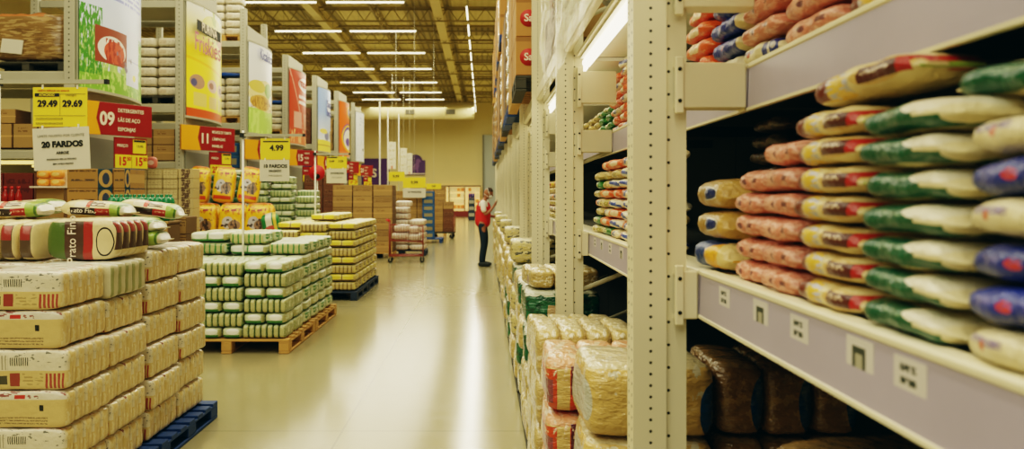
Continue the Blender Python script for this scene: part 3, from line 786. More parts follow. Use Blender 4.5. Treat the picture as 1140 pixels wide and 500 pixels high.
# ================================================================== RICE PILE by us
TAN = rgb(214, 188, 128)
RW = dict(rough=0.30, bump=0.4, bscale=13, wob=0.03, vary=0.05, coat=0.40, mottle=0.09, mscale=22)
RM = {}
side_layers = [('bars', 'yz', (0, 1, 0, 1), rgb(150, 120, 74), {'freq': 1, 'duty': 0.07, 'face': '+x', 'a': 1.0}),
               ('rect', 'yz', (0.42, 0.52, 0.15, 0.55), rgb(166, 112, 82), {'face': '+x', 'a': 0.35}),
               ('blob', 'yz', (0, 1, 0, 1), rgb(228, 212, 168), {'scale': 3, 'th': 0.52, 'face': '+x'})]  # pale blobs are film highlights painted into the colour
RM['plain'] = mat('rice_bag_plain', TAN, [
    ('rect', 'xz', (0, 1, 0.48, 1.2), rgb(224, 214, 190), {'face': '-y', 'fth': 0.2}),
    ('rect', 'xy', (0, 1, 0, 1), rgb(226, 218, 202), {'face': '+z', 'fth': 0.86}),
    ('blob', 'xy', (0, 1, 0, 1), rgb(192, 116, 100), {'scale': 5, 'th': 0.62, 'face': '+z', 'fth': 0.86}),
    ('blob', 'xz', (0, 1, 0.55, 1.0), rgb(112, 110, 98), {'scale': 14, 'th': 0.63, 'face': '-y', 'fth': 0.2}),
    ('bars', 'xz', (0.34, 0.56, 0.60, 0.80), rgb(60, 58, 50), {'freq': 42, 'face': '-y'}),
    ('bars', 'xz', (0.24, 0.32, 0.5, 0.85), rgb(170, 160, 136), {'freq': 30, 'face': '-y'}),
    ('rect', 'xz', (0.20, 0.31, 0.14, 0.36), rgb(78, 74, 58), {'face': '-y'}),
    ('rect', 'xz', (0.34, 0.45, 0.10, 0.42), rgb(150, 66, 54), {'face': '-y'}),
    ('bars', 'xz', (0.74, 0.95, 0.05, 0.42), rgb(168, 74, 62), {'freq': 22, 'face': '-y', 'duty': 0.6}),
    ('text', 'xz', (0.48, 0.72, 0.1, 0.42), rgb(176, 150, 96), {'scale': 12, 'face': '-y'}),
    ] + side_layers, **RW)
RM['back'] = mat('rice_bag_back', TAN, [
    ('rect', 'xz', (0, 1, 0.76, 1.2), rgb(224, 216, 198), {'face': '-y', 'fth': 0.2}),
    ('rect', 'xy', (0, 1, 0, 1), rgb(226, 218, 202), {'face': '+z', 'fth': 0.86}),
    ('blob', 'xz', (0, 1, 0.78, 1.0), rgb(150, 90, 86), {'scale': 10, 'th': 0.58, 'face': '-y', 'fth': 0.2}),
    ('rect', 'xz', (0.68, 0.73, 0.46, 0.62), rgb(34, 34, 30), {'face': '-y'}),
    ('rect', 'xz', (0.40, 0.52, 0.78, 0.88), rgb(196, 64, 52), {'face': '-y'}),
    ('text', 'xz', (0.08, 0.78, 0.08, 0.30), rgb(140, 116, 76), {'scale': 30, 'scl': (3, 1, 1), 'th': 0.42, 'rows': 3, 'face': '-y'}),
    ] + side_layers, **RW)
RM['front'] = mat('rice_bag_front', rgb(222, 204, 156), [
    ('rect', 'xz', (0.0, 0.27, 0, 0.92), rgb(86, 108, 48), {'face': '-y', 'fth': 0.2}),
    ('rect', 'xz', (0.27, 0.53, 0, 0.94), rgb(86, 62, 46), {'face': '-y', 'fth': 0.2}),
    ('rect', 'xz', (0.53, 0.66, 0, 0.94), rgb(168, 52, 44), {'face': '-y', 'fth': 0.2}),
    ('rect', 'xz', (0.66, 1, 0, 0.92), rgb(224, 206, 158), {'face': '-y', 'fth': 0.2}),
    ('ring', 'xz', (0.70, 0.95, 0.10, 0.80), rgb(44, 38, 30), {'in': 0.76, 'face': '-y', 'fth': 0.2}),
    ('rect', 'yz', (0.15, 0.85, 0.25, 0.95), rgb(86, 62, 48), {'face': '+x', 'fth': 0.4}),
    ('rect', 'yz', (0.18, 0.82, 0.66, 0.92), rgb(150, 56, 46), {'face': '+x', 'fth': 0.4}),
    ], **RW)
RM['edge'] = mat('rice_bag_edge', rgb(222, 204, 156), [
    ('rect', 'xz', (0.18, 0.80, 0.08, 0.88), rgb(92, 72, 54), {'face': '-y', 'fth': 0.2}),
    ('rect', 'xz', (0.22, 0.76, 0.52, 0.86), rgb(156, 60, 52), {'face': '-y', 'fth': 0.2}),
    ], **RW)
RM['greenside'] = mat('rice_bag_green_side', rgb(214, 208, 178), [
    ('rect', 'yz', (0.10, 0.30, 0, 0.85), rgb(120, 140, 84), {'face': '+x'}),
    ('rect', 'xy', (0, 1, 0, 1), rgb(224, 220, 208), {'face': '+z', 'fth': 0.86}),
    ('rect', 'yz', (0, 1, 0, 1), rgb(176, 168, 122), {'face': '+x', 'a': 0.5})], **RW)
BX, BH, BT = 0.41, 0.184, 0.088
def rice_bag_mesh(k, v): return MB().soft((0, 0, BH / 2), (BX, BT * 1.10, BH * 0.99), 10.0, 12, 0.005, v, 0, lambda q, p: Vector((q.x * (1 - 0.030 * p.y * p.y), q.y, q.z * (1 - 0.03 * p.x * p.x)))).mesh('rice_bag', RM[k])
RBM = {(k, v): rice_bag_mesh(k, v) for k in ('plain', 'back', 'greenside') for v in range(3)}
def rice_bale(loc, kinds, label, rz=0.0, group='film-wrapped rice bales of the pile by us', n=5, sz=1.0):
    t = thing('rice_bale', label, 'bale', loc, rz, group)
    for i in range(n):
        o = ob('rice_bag', RBM[(kinds[i % len(kinds)], (i + int(loc[2] * 50)) % 3)], t, (0, (i - (n - 1) / 2) * BT, 0))
        o.scale = (1, 1, sz)
    return t
ZP = 0.122
rice_top = ZP + 6 * BH * 1.0 + 0.004
rows = [(3.99, -2.155), (4.445, -2.155), (4.97, -2.155), (5.46, -2.155)]
RWN = ['front row', 'second row', 'third row', 'rear row']
for r, (y, x) in enumerate(rows):
    zs = [0.0]
    for i in range(6): zs.append(zs[-1] + BH * (0.985 + jit(0.055)))
    fz_ = (rice_top - 0.006 - (0 if r < 2 else -0.03) - ZP) / zs[-1]
    for i in range(6):
        z = ZP + zs[i] * fz_
        hz_ = (zs[i + 1] - zs[i]) * fz_ / BH * 0.995
        if r == 0: kinds = ['plain' if i % 2 else 'back', 'plain', 'plain', 'plain', 'plain']
        elif r == 1 and i == 5: kinds = ['greenside'] * 5
        else: kinds = ['plain', 'plain', 'back', 'plain', 'plain']
        rice_bale((x + jit(0.016), y + jit(0.005), z), kinds, f'film-wrapped rice bale, {ORD[i]} layer, {RWN[r]} of the rice pile' + (', greenish' if r == 1 and i == 5 else ''), jit(0.018), sz=hz_)
    for i in (range(6) if r > 0 else ()):
        rice_bale((x - 0.43 + jit(0.01), y + jit(0.006), ZP + i * BH), ['back', 'plain', 'plain', 'plain', 'plain'], f'inner bale of rice bags, {ORD[i]} layer, {RWN[r]}, beside the aisle column', jit(0.02), sz=0.985)
# two turned bales on top
FB = MB().soft((0, 0, 0.11), (0.385, 0.088, 0.222), 4.5, 9, 0.006, 2).mesh('rice_bag', RM['front'])
t = thing('rice_bale', 'top rice bale turned askew, its brand panel and black ring facing us', 'bale', (-2.155, 4.55, rice_top), R(0), 'film-wrapped rice bales of the pile by us')
for i in range(5): ob('rice_bag', FB, t, (0, (i - 2) * 0.087, 0))
text('Prato Fino', 0.066, (-0.046, -0.2235, 0.112), M['letter'], t, rot=(R(90), R(-90), 0), sx=0.92)
EB = MB().soft((0, 0, 0.105), (0.093, 0.38, 0.212), 4.0, 9, 0.006, 4).mesh('rice_bag', RM['edge'])
t = thing('rice_bale', 'top rice bale with brown and red bag ends in a row towards us', 'bale', (-2.68, 4.45, rice_top), R(4), 'film-wrapped rice bales of the pile by us')
for i in range(6): ob('rice_bag', EB, t, ((i - 2.5) * 0.096, 0, 0))
for j, (x, y) in enumerate(((-2.62, 4.93), (-3.07, 4.93))):
    rice_bale((x, y, rice_top), ['back', 'plain', 'plain', 'plain', 'plain'], f'rice bale carrying the loose bags on top, {["closer to the aisle", "further from the aisle"][j]}', 0.03, sz=1.12)
ztop2 = rice_top + BH * 1.12 + 0.008
for q in range(6): rice_bale((-3.03, 4.97, ZP + q * BH), ['back', 'plain', 'plain', 'plain', 'plain'], f'inner rice bale below the loose bags, {ORD[q]} layer, farthest from the aisle', 0.0, sz=0.985)
# loose single bags
RM['loose'] = mat('rice_bag_loose', rgb(226, 208, 160), [
    ('rect', 'xz', (0.755, 0.90, 0, 1), rgb(142, 172, 68)), ('rect', 'xz', (0.87, 0.892, 0, 1), rgb(70, 110, 40)), ('rect', 'xz', (0.90, 1, 0, 1), rgb(226, 220, 202)),
    ('rect', 'xz', (0.30, 0.58, 0.60, 1.0), rgb(226, 214, 186)), ('rect', 'xz', (0.44, 0.50, 0.62, 1.0), rgb(204, 62, 42)), ('rect', 'xz', (0.50, 0.70, 0.70, 0.95), rgb(92, 70, 52)),
    ('text', 'xz', (0.52, 0.70, 0.70, 0.95), rgb(224, 206, 180), {'scale': 16, 'rows': 2, 'th': 0.45}),
    ('rect', 'xz', (0.24, 0.60, 0.16, 0.58), rgb(52, 36, 30)), ('rect', 'xz', (0.58, 0.76, 0.16, 0.58), rgb(164, 40, 36)),
    ('text', 'xz', (0.61, 0.74, 0.30, 0.46), rgb(214, 150, 130), {'scale': 30, 'rows': 1, 'th': 0.5}),
    ], rough=0.3, bump=0.25, bscale=20, wob=0.02, vary=0.04, coat=0.4)
def loose_mesh(v):
    m = MB().pillow(0.43, 0.27, 0.10, 0.025, 0.006, seed=v, nu=22, nv=16)
    bmesh.ops.rotate(m.bm, verts=list(m.bm.verts), cent=(0, 0, 0), matrix=Matrix.Rotation(R(-90), 3, 'Z'))
    return m.mesh('rice_bag', RM['loose'])
LM = [loose_mesh(i) for i in range(3)]
def loose(loc, rot, v, label, lettered=True):
    o = thing('loose_rice_bag', label, 'bag', loc, 0, 'single rice bags lying on the pile')
    o.rotation_euler = rot
    ob('rice_bag', LM[v], o)
    if lettered: text('Prato Fino', 0.040, (-0.042, -0.134, 0.040), M['letter'], o, rot=(R(84), 0, 0))
loose((-2.35, 4.94, ztop2), (0, R(3), R(2)), 0, 'single rice bag with dark brand strip, lying on top towards the aisle')
loose((-2.78, 4.80, ztop2 - 0.004), (0, R(-2), R(6)), 1, 'single rice bag with dark brand strip, lower one farther from the aisle')
loose((-2.84, 5.08, ztop2 + 0.004), (0, R(-5), R(-4)), 2, 'single rice bag lying behind the lower one on the pile', False)
loose((-2.16, 5.25, ztop2 - 0.005), (0, R(8), R(10)), 1, 'single rice bag drooping behind the topmost one over the bale edge', False)
loose((-2.14, 4.96, rice_top + 0.038), (0, 0, R(4)), 2, 'single rice bag wedged under another, its end poking towards the aisle', False)
loose((-2.17, 4.97, rice_top + 0.118), (0, R(2), R(-3)), 0, 'single rice bag end poking to the aisle, upper of the wedged pair', False)
pallet((-2.36, 4.22, 0), 'blue painted pallet under the front half of the rice pile', 0.95, 0.96, M['wood_blue'], h=0.12)
pallet((-2.36, 5.24, 0), 'blue painted pallet under the rear half of the rice pile', 0.95, 1.0, M['wood_blue'], h=0.12)

# ================================================================== GREEN PILE
GW = dict(rough=0.35, bump=0.3, bscale=16, wob=0.04, vary=0.06, coat=0.3, mottle=0.08, mscale=18)
def pile_mats(pfx, body, strip, cap, label_):
    a = mat(pfx + '_rib_bag', body, [('rect', 'xz', (0.0, 0.18, 0, 1), strip), ('rect', 'xz', (0.0, 1, 0.90, 1.2), cap), ('rect', 'xz', (0.86, 1.0, 0, 0.8), strip, {'a': 0.4}),
        ('rect', 'xy', (0, 1, 0, 1), cap, {'face': '+z', 'fth': 0.85}), ('blob', 'yz', (0, 1, 0, 1), cap, {'scale': 6, 'th': 0.56, 'face': '+x'}), ('rect', 'yz', (0, 1, 0.0, 0.2), strip, {'face': '+x', 'a': 0.5})], **GW)
    b = mat(pfx + '_face_bag', cap, [('rect', 'xz', (0, 1, 0, 0.36), strip), ('rect', 'xz', (0.0, 0.1, 0, 1), body), ('ell', 'xz', (0.25, 0.85, 0.38, 0.9), label_),
        ('rect', 'yz', (0, 1, 0, 0.3), strip, {'face': '+x', 'a': 0.6}), ('blob', 'yz', (0, 1, 0, 1), body, {'scale': 5, 'th': 0.52, 'face': '+x'})], **GW)
    return a, b
GRA, GFA = pile_mats('green', rgb(182, 180, 126), rgb(58, 122, 58), rgb(206, 216, 184), rgb(236, 236, 226))
YRA, YFA = pile_mats('yellow', rgb(190, 168, 104), rgb(124, 96, 44), rgb(222, 204, 110), rgb(226, 206, 60))
LGA, LFA = pile_mats('pale_green', rgb(160, 172, 122), rgb(92, 122, 74), rgb(196, 204, 166), rgb(206, 212, 184))
def rib_bag_mesh(m, v): return MB().soft((0, 0, 0.07), (0.0605, 0.415, 0.139), 5.5, 7, 0.003, v).mesh('packed_bag', m)
def face_bag_mesh(m, v): return MB().soft((0, 0, 0.056), (0.210, 0.415, 0.112), 4.6, 7, 0.003, v).mesh('packed_bag', m)
GB = {('R', v): rib_bag_mesh(GRA, v) for v in range(2)}; GB.update({('F', v): face_bag_mesh(GFA, v) for v in range(2)})
def small_bale(loc, kind, lib, label, cat, group, rz=0.0, nm='bag_bale'):
    t = thing(nm, label, cat, loc, rz, group)
    n, w = (7, 0.0605) if kind == 'R' else (2, 0.212)
    for i in range(n): ob('packed_bag', lib[(kind, i % 2)], t, ((i - (n - 1) / 2) * w, 0, 0))
    return t
def solid_bale_mesh(m, kind, v):
    """one bale seen from farther away: ribs are modelled in the surface"""
    def fr(q, p):
        s = 1.0 + 0.06 * abs(math.sin((q.x / 0.42 + 0.5) * PI * 7)) - 0.06
        return Vector((q.x, q.y * s, q.z * (1 - 0.06 + 0.06 * abs(math.sin((q.x / 0.42 + 0.5) * PI * 7)))))
    def ff(q, p):
        s = 0.88 + 0.12 * abs(math.sin((q.x / 0.42 + 0.5) * PI * 2)) ** 0.5
        return Vector((q.x, q.y * (0.6 + 0.4 * s), q.z * s))
    h = 0.142 if kind == 'R' else 0.116
    return MB().soft((0, 0, h / 2), (0.42, 0.405, h * 0.965), 5.0, 13, 0.0035, v, 0, fr if kind == 'R' else ff).mesh('bag_bale', m)
def solid_mats(pfx, body, strip, cap, label_):
    a = mat(pfx + '_rib_bale', body, [('bars', 'xz', (0, 1, 0, 1), strip, {'freq': 7, 'duty': 0.28}), ('rect', 'xz', (0, 1, 0.9, 1.2), cap),
        ('rect', 'xy', (0, 1, 0, 1), cap, {'face': '+z', 'fth': 0.85}), ('blob', 'yz', (0, 1, 0, 1), cap, {'scale': 5, 'th': 0.54, 'face': '+x'})], **GW)
    b = mat(pfx + '_face_bale', cap, [('rect', 'xz', (0, 1, 0, 0.3), strip), ('ell', 'xz', (0.04, 0.46, 0.3, 0.95), label_), ('ell', 'xz', (0.54, 0.96, 0.3, 0.95), label_),
        ('rect', 'xz', (0.48, 0.52, 0, 1), strip), ('blob', 'yz', (0, 1, 0, 1), body, {'scale': 5, 'th': 0.5, 'face': '+x'})], **GW)
    return a, b
SG = solid_mats('green_solid', rgb(182, 180, 126), rgb(64, 126, 60), rgb(206, 216, 184), rgb(236, 236, 226))
SY = solid_mats('yellow_solid', rgb(196, 176, 112), rgb(112, 84, 40), rgb(226, 212, 130), rgb(228, 210, 70))
SL = solid_mats('palegreen_solid', rgb(164, 176, 128), rgb(88, 120, 70), rgb(196, 206, 170), rgb(206, 212, 184))
SOL = {}
def solid_bale(key, pair, kind, loc, label, group, rz=0.0, sc=(1, 1, 1), nm='bag_bale'):
    v = int(abs(loc[0] * 37 + loc[2] * 91)) % 3
    if (key, kind, v) not in SOL: SOL[(key, kind, v)] = solid_bale_mesh(pair[0] if kind == 'R' else pair[1], kind, v)
    o = ob(nm, SOL[(key, kind, v)], None, loc, (0, 0, rz)); o.scale = sc
    return tag(o, label, 'bale', group)
HR, HF = 0.142, 0.114
COLN = ['aisle column', 'middle column', 'inner column']
ROWN = ['front row', 'second row', 'third row', 'fourth row', 'fifth row', 'rear row']
def pile(key, pair, lib, x0, y0, z0, ncol, nrow, nl, dx, dy, word, nm, parts_rows=1, gap=99):
    for c in range(ncol):
        for r in range(nrow):
            n = nl(c, r)
            z = z0
            for i in range(n):
                kind = 'R' if (i + c) % 2 == 0 else 'F'
                h = HR if kind == 'R' else HF
                hidden = False
                if not hidden:
                    loc = (x0 - (c + 0.5) * dx + jit(0.006), y0 + (r + 0.5) * dy + (0.034 if r >= gap else 0) + jit(0.004), z)
                    lab = f'{word} bale, {"ribbed" if kind == "R" else "white-labelled"}, {ORD[i]} layer, {ROWN[r]}, {COLN[c]}'
                    if r < parts_rows and lib: small_bale(loc, kind, lib, lab, 'bale', f'{word} bales on the pallets', jit(0.008), nm)
                    else: solid_bale(key, pair, kind, loc, lab, f'{word} bales on the pallets', jit(0.01), nm=nm)
                z += h
def nl_g(c, r):
    if c == 1 and r in (2, 3): return 8
    if c == 2 and r in (2, 3): return 8
    return 6 if r < 2 else 7
pile('g', SG, GB, -1.96, 8.02, 0.147, 3, 6, nl_g, 0.435, 0.432, 'green and white striped bag', 'bag_bale', 2, 2)
pallet((-2.55, 8.66, 0), 'natural wood pallet under the front of the green bales', 1.24, 1.28, M['wood'])
pallet((-2.55, 10.0, 0), 'natural wood pallet under the rear of the green bales', 1.24, 1.30, M['wood'])

# ================================================================== YELLOW PILE
def nl_y(c, r):
    if c == 1 and r > 1: return 9
    return 8 if not (c == 2 and r == 0) else 7
pile('y', SY, None, -1.90, 12.08, 0.137, 3, 6, nl_y, 0.435, 0.41, 'yellow-labelled bag', 'bag_bale', 0, 3)
pallet((-2.50, 12.65, 0), 'dark pallet under the front of the yellow-labelled bales', 1.24, 1.2, M['wood_navy'], h=0.135)
pallet((-2.50, 13.93, 0), 'dark pallet under the rear of the yellow-labelled bales', 1.24, 1.2, M['wood_navy'], h=0.135)
# ================================================================== PALE GREEN TALL STACKS behind
for c in range(4):
    n = [11, 14, 15, 15][c]
    z = 0.14
    for i in range(n):
        kind = 'R' if i % 2 == (c % 2) else 'F'
        x = [-3.36, -3.81, -4.26, -4.71][c]
        solid_bale('l', SL, kind, (x + jit(0.02), [15.5, 15.4, 15.3, 15.3][c] + jit(0.02), z), f'pale green bale, {ORD[i]} layer of the {["lowest outer stack", "middle-height stack", "tall stack next to the panel", "tall stack nearest the racks"][c]}', 'pale green bales in the tall stacks', jit(0.03), (1.03, 1.03, 1), 'bag_bale')
        z += HR if kind == 'R' else HF
for c in range(2):
    z = 0.14
    for i in range(12):
        kind = 'R' if (i + c) % 2 else 'F'
        solid_bale('l', SL, kind, (-3.50 - 0.46 * c, 16.2, z), f'pale green bale, {ORD[i]} layer in the {["rear corner stack", "rear inner stack"][c]} of the tall stacks', 'pale green bales in the rear stacks', R(90) * c + jit(0.05))
        z += HR if kind == 'R' else HF
pallet((-4.05, 15.55, 0), 'dark pallet under the pale green tall stacks', 2.0, 1.7, M['wood_navy'], h=0.135)
# ================================================================== PRICE POLES AND HANGING POSTERS
def pole_stand(name_label, base, height, arm0, arm1, z_arm, r=0.018, base_w=0.03):
    o = thing('sign_pole', name_label, 'pole', base)
    MB().cyl((0, 0, 0.012), (0, 0, height), r, 0, 10).box((0, 0, 0.006), (base_w, base_w, 0.012)).build('post', M['white'], o)
    if z_arm:
        MB().box(((arm0 + arm1) / 2, -0.03, z_arm), (arm1 - arm0, 0.028, 0.028)).build('arm', M['greyrack'], o)
        MB().box((arm1 + 0.012, -0.03, z_arm), (0.026, 0.033, 0.033)).build('end_cap', M['black'], o)
        MB().box((0, -0.014, z_arm), (0.05, 0.07, 0.05)).build('clamp', M['black'], o)
    return o
def poster(loc, w, h, m, label, rows, rz=0.0, tilt=0.0, bars=None, group=None, head=None, vline=False, wire=False, name='hanging_price_sheet'):
    o = thing(name, label, 'sign', loc); o.rotation_euler = (0, tilt, rz)
    MB().box((0, 0, -h / 2), (w, 0.004, h)).build('sheet', m, o)
    for (x, z) in ((-w * 0.32, 0.0), (w * 0.32, 0.0)):
        MB().box((x, -0.001, 0.004), (0.012, 0.008, 0.030)).build('clip', M['white'], o)
    if head: MB().box((head[0] * w, -0.004, -head[1] * h), (head[2] * w, 0.003, head[3] * h)).build('black_band', M['ink'], o)
    if vline:
        MB().box((0, -0.0035, -h * 0.45), (0.003, 0.002, h * 0.55)).box((0, -0.0035, -h * 0.17), (w * 0.94, 0.002, 0.003)).box((0, -0.0035, -h * 0.72), (w * 0.94, 0.002, 0.003)).build('printed_grid', M['ink2'], o)
    if wire:
        MB().cyl((0, 0, 0), (0, 0, 8.4 - loc[2]), 0.004, 0, 5).build('hanging_wire', M['white'], o)
    for (s, size, x, z, b, mm) in rows:
        text(s, size, (x * w, -0.005, -z * h), M[mm], o, bold=b)
    if bars:
        for z in bars: MB().box((-0.2 * w, -0.004, -z * h), (0.5 * w, 0.002, 0.05 * h)).build('barcode', M['barcode'], o)
    return o
M['barcode'] = mat('barcode', rgb(230, 208, 50), [('bars', 'xz', (0, 1, 0, 1), rgb(70, 66, 20), {'freq': 34})], vary=0)
M['ink2'] = mat('grey_print', rgb(150, 136, 50), vary=0)
M['inkgrey'] = mat('pale_print', rgb(150, 146, 134), vary=0)
# by the rice pile
ZB = rice_top
pole_stand('slim white sign pole standing on the rice pile, arm reaching towards the aisle', (-3.375, 5.62, 0), 2.42, -0.5, 0.76, 2.362)
poster((-2.925, 5.59, 2.324), 0.375, 0.272, M['yellow'], 'yellow price sheet reading 29.49 and 29.69 hanging over the rice pile',
       [('29.49', 0.062, -0.23, 0.42, 0.0026, 'ink'), ('29.69', 0.062, 0.23, 0.42, 0.0026, 'ink'), ('OFERTA ESPECIAL DA SEMANA', 0.016, -0.12, 0.09, 0, 'inkred'), ('VAREJO', 0.022, 0.2, 0.2, 0, 'ink2'), ('ATACADO', 0.022, -0.24, 0.196, 0.0005, 'yellow')],
       head=(-0.24, 0.196, 0.45, 0.085), bars=(0.80, 0.92), vline=True)
poster((-2.917, 5.58, 2.045), 0.39, 0.292, M['paper'], 'white sheet reading 20 FARDOS hanging below the yellow price sheet',
       [('20 FARDOS', 0.056, 0.02, 0.40, 0.0032, 'ink'), ('ARROZ', 0.026, 0.02, 0.60, 0.0008, 'ink'), ('LIMITE MAXIMO POR CLIENTE', 0.024, 0.0, 0.19, 0, 'inkgrey'), ('PODENDO SER ALTERADO', 0.017, 0.0, 0.75, 0, 'ink'), ('SEM AVISO PREVIO', 0.017, 0.02, 0.86, 0, 'ink')], tilt=R(-2.5), name='hanging_notice')
# by the green pile
pole_stand('slim white sign pole rising from the green bales', (-2.645, 8.903, 0.15), 2.14, 0.0, 0.665, 2.085, 0.012)
poster((-2.285, 8.88, 2.20), 0.325, 0.232, M['yellow'], 'yellow price sheet reading 4.99 over the green bales',
       [('4.99', 0.088, 0.05, 0.46, 0.003, 'ink')], head=(0.02, 0.15, 0.86, 0.06), bars=())
poster((-2.287, 8.86, 1.964), 0.325, 0.235, M['paper'], 'white sheet reading 10 FARDOS under the 4.99 price sheet',
       [('10 FARDOS', 0.052, 0.02, 0.30, 0.0018, 'ink'), ('SALGADO', 0.030, 0.02, 0.52, 0.001, 'ink'), ('POR CLIENTE', 0.024, 0.02, 0.74, 0, 'inkgrey')], name='hanging_notice')
# by the yellow pile
pole_stand('slim white sign pole rising from the yellow-labelled bales', (-2.77, 13.327, 0.137), 2.17, 0.0, 0.56, 2.115, 0.013)
poster((-2.41, 13.30, 2.215), 0.33, 0.20, M['yellow'], 'yellow price sheet hanging over the yellow-labelled bales',
       [('3.49', 0.05, -0.25, 0.42, 0.001, 'ink'), ('3.59', 0.05, 0.2, 0.42, 0.001, 'ink')], head=(-0.22, 0.1, 0.5, 0.09))
poster((-2.41, 13.28, 2.012), 0.33, 0.24, M['paper'], 'white sheet reading 10 FARDOS over the yellow-labelled bales',
       [('10 FARDOS', 0.045, 0.02, 0.33, 0.001, 'ink'), ('POR CLIENTE', 0.028, 0.02, 0.62, 0, 'inkgrey')], name='hanging_notice')
# far sign poles
for k, (x, y, h) in enumerate(((-2.84, 22.2, 4.15), (-3.35, 28.4, 4.6), (-3.05, 29.2, 4.5))):
    pole_stand(f'tall slim white pole among the far pallets, {["closest and tallest looking", "second of the three", "beside the boxes"][k]}', (x, y, 0), h, 0, 0, 0, 0.022)
for k, (x, z, y, w, h, m) in enumerate(((-3.13, 2.24, 29.0, 0.62, 0.34, 'yellow'), (-2.25, 1.98, 26.40, 0.74, 0.34, 'yellow'), (-1.84, 1.90, 30.0, 0.55, 0.20, 'yellow'))):
    o = poster((x, y, z + h / 2), w, h, M[m], ['yellow price sheet under the long white banners, far off', 'yellow price sheet above the brown cartons, far off', 'small yellow price sheet past the brown cartons'][k], [('9,99', h * 0.4, 0, 0.5, 0.004, 'ink')], wire=True)
o = poster((-2.25, 26.38, 1.79), 0.74, 0.30, M['paper'], 'white notice sheet below the yellow one above the brown cartons', [('10 FARDOS', 0.09, 0, 0.4, 0.002, 'ink')], name='hanging_notice')
M['bannerw'] = mat('hanging_banner_white', rgb(216, 212, 196), [('text', 'xz', (0.1, 0.9, 0.1, 0.9), rgb(180, 170, 120), {'scale': 8, 'rows': 5, 'th': 0.55}), ('rect', 'xz', (0.3, 0.6, 0.0, 0.12), rgb(200, 140, 120))], vary=0.03)
for k, (x, y, z0, z1, w) in enumerate(((-4.45, 39.5, 2.85, 4.15, 0.36), (-4.0, 40.5, 2.6, 3.9, 0.34), (-3.78, 41.5, 2.65, 3.7, 0.28))):
    o = thing('hanging_banner', f'narrow white hanging banner, {["first", "second", "third"][k]} of three before the purple signs', 'banner', (x, y, 0), R(20), 'narrow white banners before the purple signs')
    MB().box((0, 0, (z0 + z1) / 2), (w, 0.02, z1 - z0)).build('sheet', M['bannerw'], o)
    MB().cyl((0, 0, z1), (0, 0, 8.4), 0.005, 0, 6).build('hanging_wire', M['white'], o)
    MB().box((0, 0, z1), (w + 0.04, 0.04, 0.03)).build('top_bar', M['white'], o)

# ================================================================== BANNER RACKS (they run away from the aisle)
XR = -5.6
RY0, RP = 11.1, 4.02
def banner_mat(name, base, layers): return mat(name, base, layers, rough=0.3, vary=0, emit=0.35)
BN = []
BN.append(banner_mat('banner_meadow', rgb(206, 216, 232), [
    ('fadev', 'yz', (0, 1, 0.5, 1.0), rgb(188, 200, 232), {}), ('blob', 'yz', (0, 1, 0.0, 0.42), rgb(156, 190, 110), {'scale': 20, 'th': 0.46, 'scl': (1, 1, 0.5)}),
    ('rect', 'yz', (0, 1, 0, 0.14), rgb(118, 172, 60)), ('blob', 'yz', (0, 1, 0.0, 0.3), rgb(176, 208, 120), {'scale': 16, 'th': 0.55}), ('blob', 'yz', (0, 0.22, 0.1, 0.55), rgb(70, 136, 46), {'scale': 22, 'th': 0.46}),
    ('blob', 'yz', (0.8, 1, 0.1, 0.45), rgb(104, 160, 60), {'scale': 22, 'th': 0.5}),
    ('rect', 'yz', (0.55, 0.84, 0.08, 0.47), rgb(206, 212, 226)), ('rect', 'yz', (0.58, 0.84, 0.255, 0.262), rgb(160, 170, 190)), ('ell', 'yz', (0.68, 0.76, 0.12, 0.17), rgb(226, 214, 90)),
    ('rect', 'yz', (0.14, 0.56, 0.19, 0.43), rgb(140, 62, 44)), ('ell', 'yz', (0.17, 0.54, 0.20, 0.38), rgb(222, 216, 206)), ('ell', 'yz', (0.24, 0.52, 0.20, 0.35), rgb(200, 84, 60)), ('blob', 'yz', (0.26, 0.50, 0.20, 0.36), rgb(160, 50, 40), {'scale': 16, 'th': 0.5}),
    ('blob', 'yz', (0.4, 0.66, 0.16, 0.30), rgb(120, 110, 130), {'scale': 14, 'th': 0.6}),
    ('text', 'yz', (0.2, 0.9, 0.62, 0.80), rgb(130, 140, 196), {'scale': 26, 'scl': (1, 1, 0.6), 'rows': 5, 'th': 0.42})]))
BN.append(banner_mat('banner_yellow', rgb(236, 214, 52), [
    ('fadev', 'yz', (0, 1, 0.6, 1.0), rgb(222, 220, 206)), ('ell', 'yz', (0.25, 0.85, 0.74, 0.96), rgb(214, 206, 120)), ('ell', 'yz', (0.6, 0.95, 0.70, 0.82), rgb(206, 130, 100)), ('blob', 'yz', (0.2, 0.9, 0.72, 1.0), rgb(170, 180, 90), {'scale': 7, 'th': 0.56}),
    ('rect', 'yz', (0, 1, 0, 0.075), rgb(206, 78, 28)), ('line', 'yz', (0, 1, 0.52, 0.42), rgb(224, 190, 34), {'w': 0.012}),
    ('ell', 'yz', (0.04, 0.30, 0.25, 0.38), rgb(170, 130, 110)), ('ell', 'yz', (0.36, 0.62, 0.25, 0.37), rgb(206, 170, 160)), ('ell', 'yz', (0.66, 0.95, 0.24, 0.36), rgb(206, 160, 130)),
    ('rect', 'yz', (0.10, 0.34, 0.10, 0.22), rgb(216, 196, 110)), ('rect', 'yz', (0.40, 0.62, 0.10, 0.21), rgb(212, 186, 120)), ('rect', 'yz', (0.68, 0.9, 0.10, 0.21), rgb(216, 196, 116)),
    ('ell', 'yz', (0.06, 0.16, 0.27, 0.34), rgb(80, 80, 120)), ('ell', 'yz', (0.4, 0.52, 0.28, 0.34), rgb(150, 96, 80)), ('ell', 'yz', (0.74, 0.88, 0.27, 0.33), rgb(110, 80, 80))]))
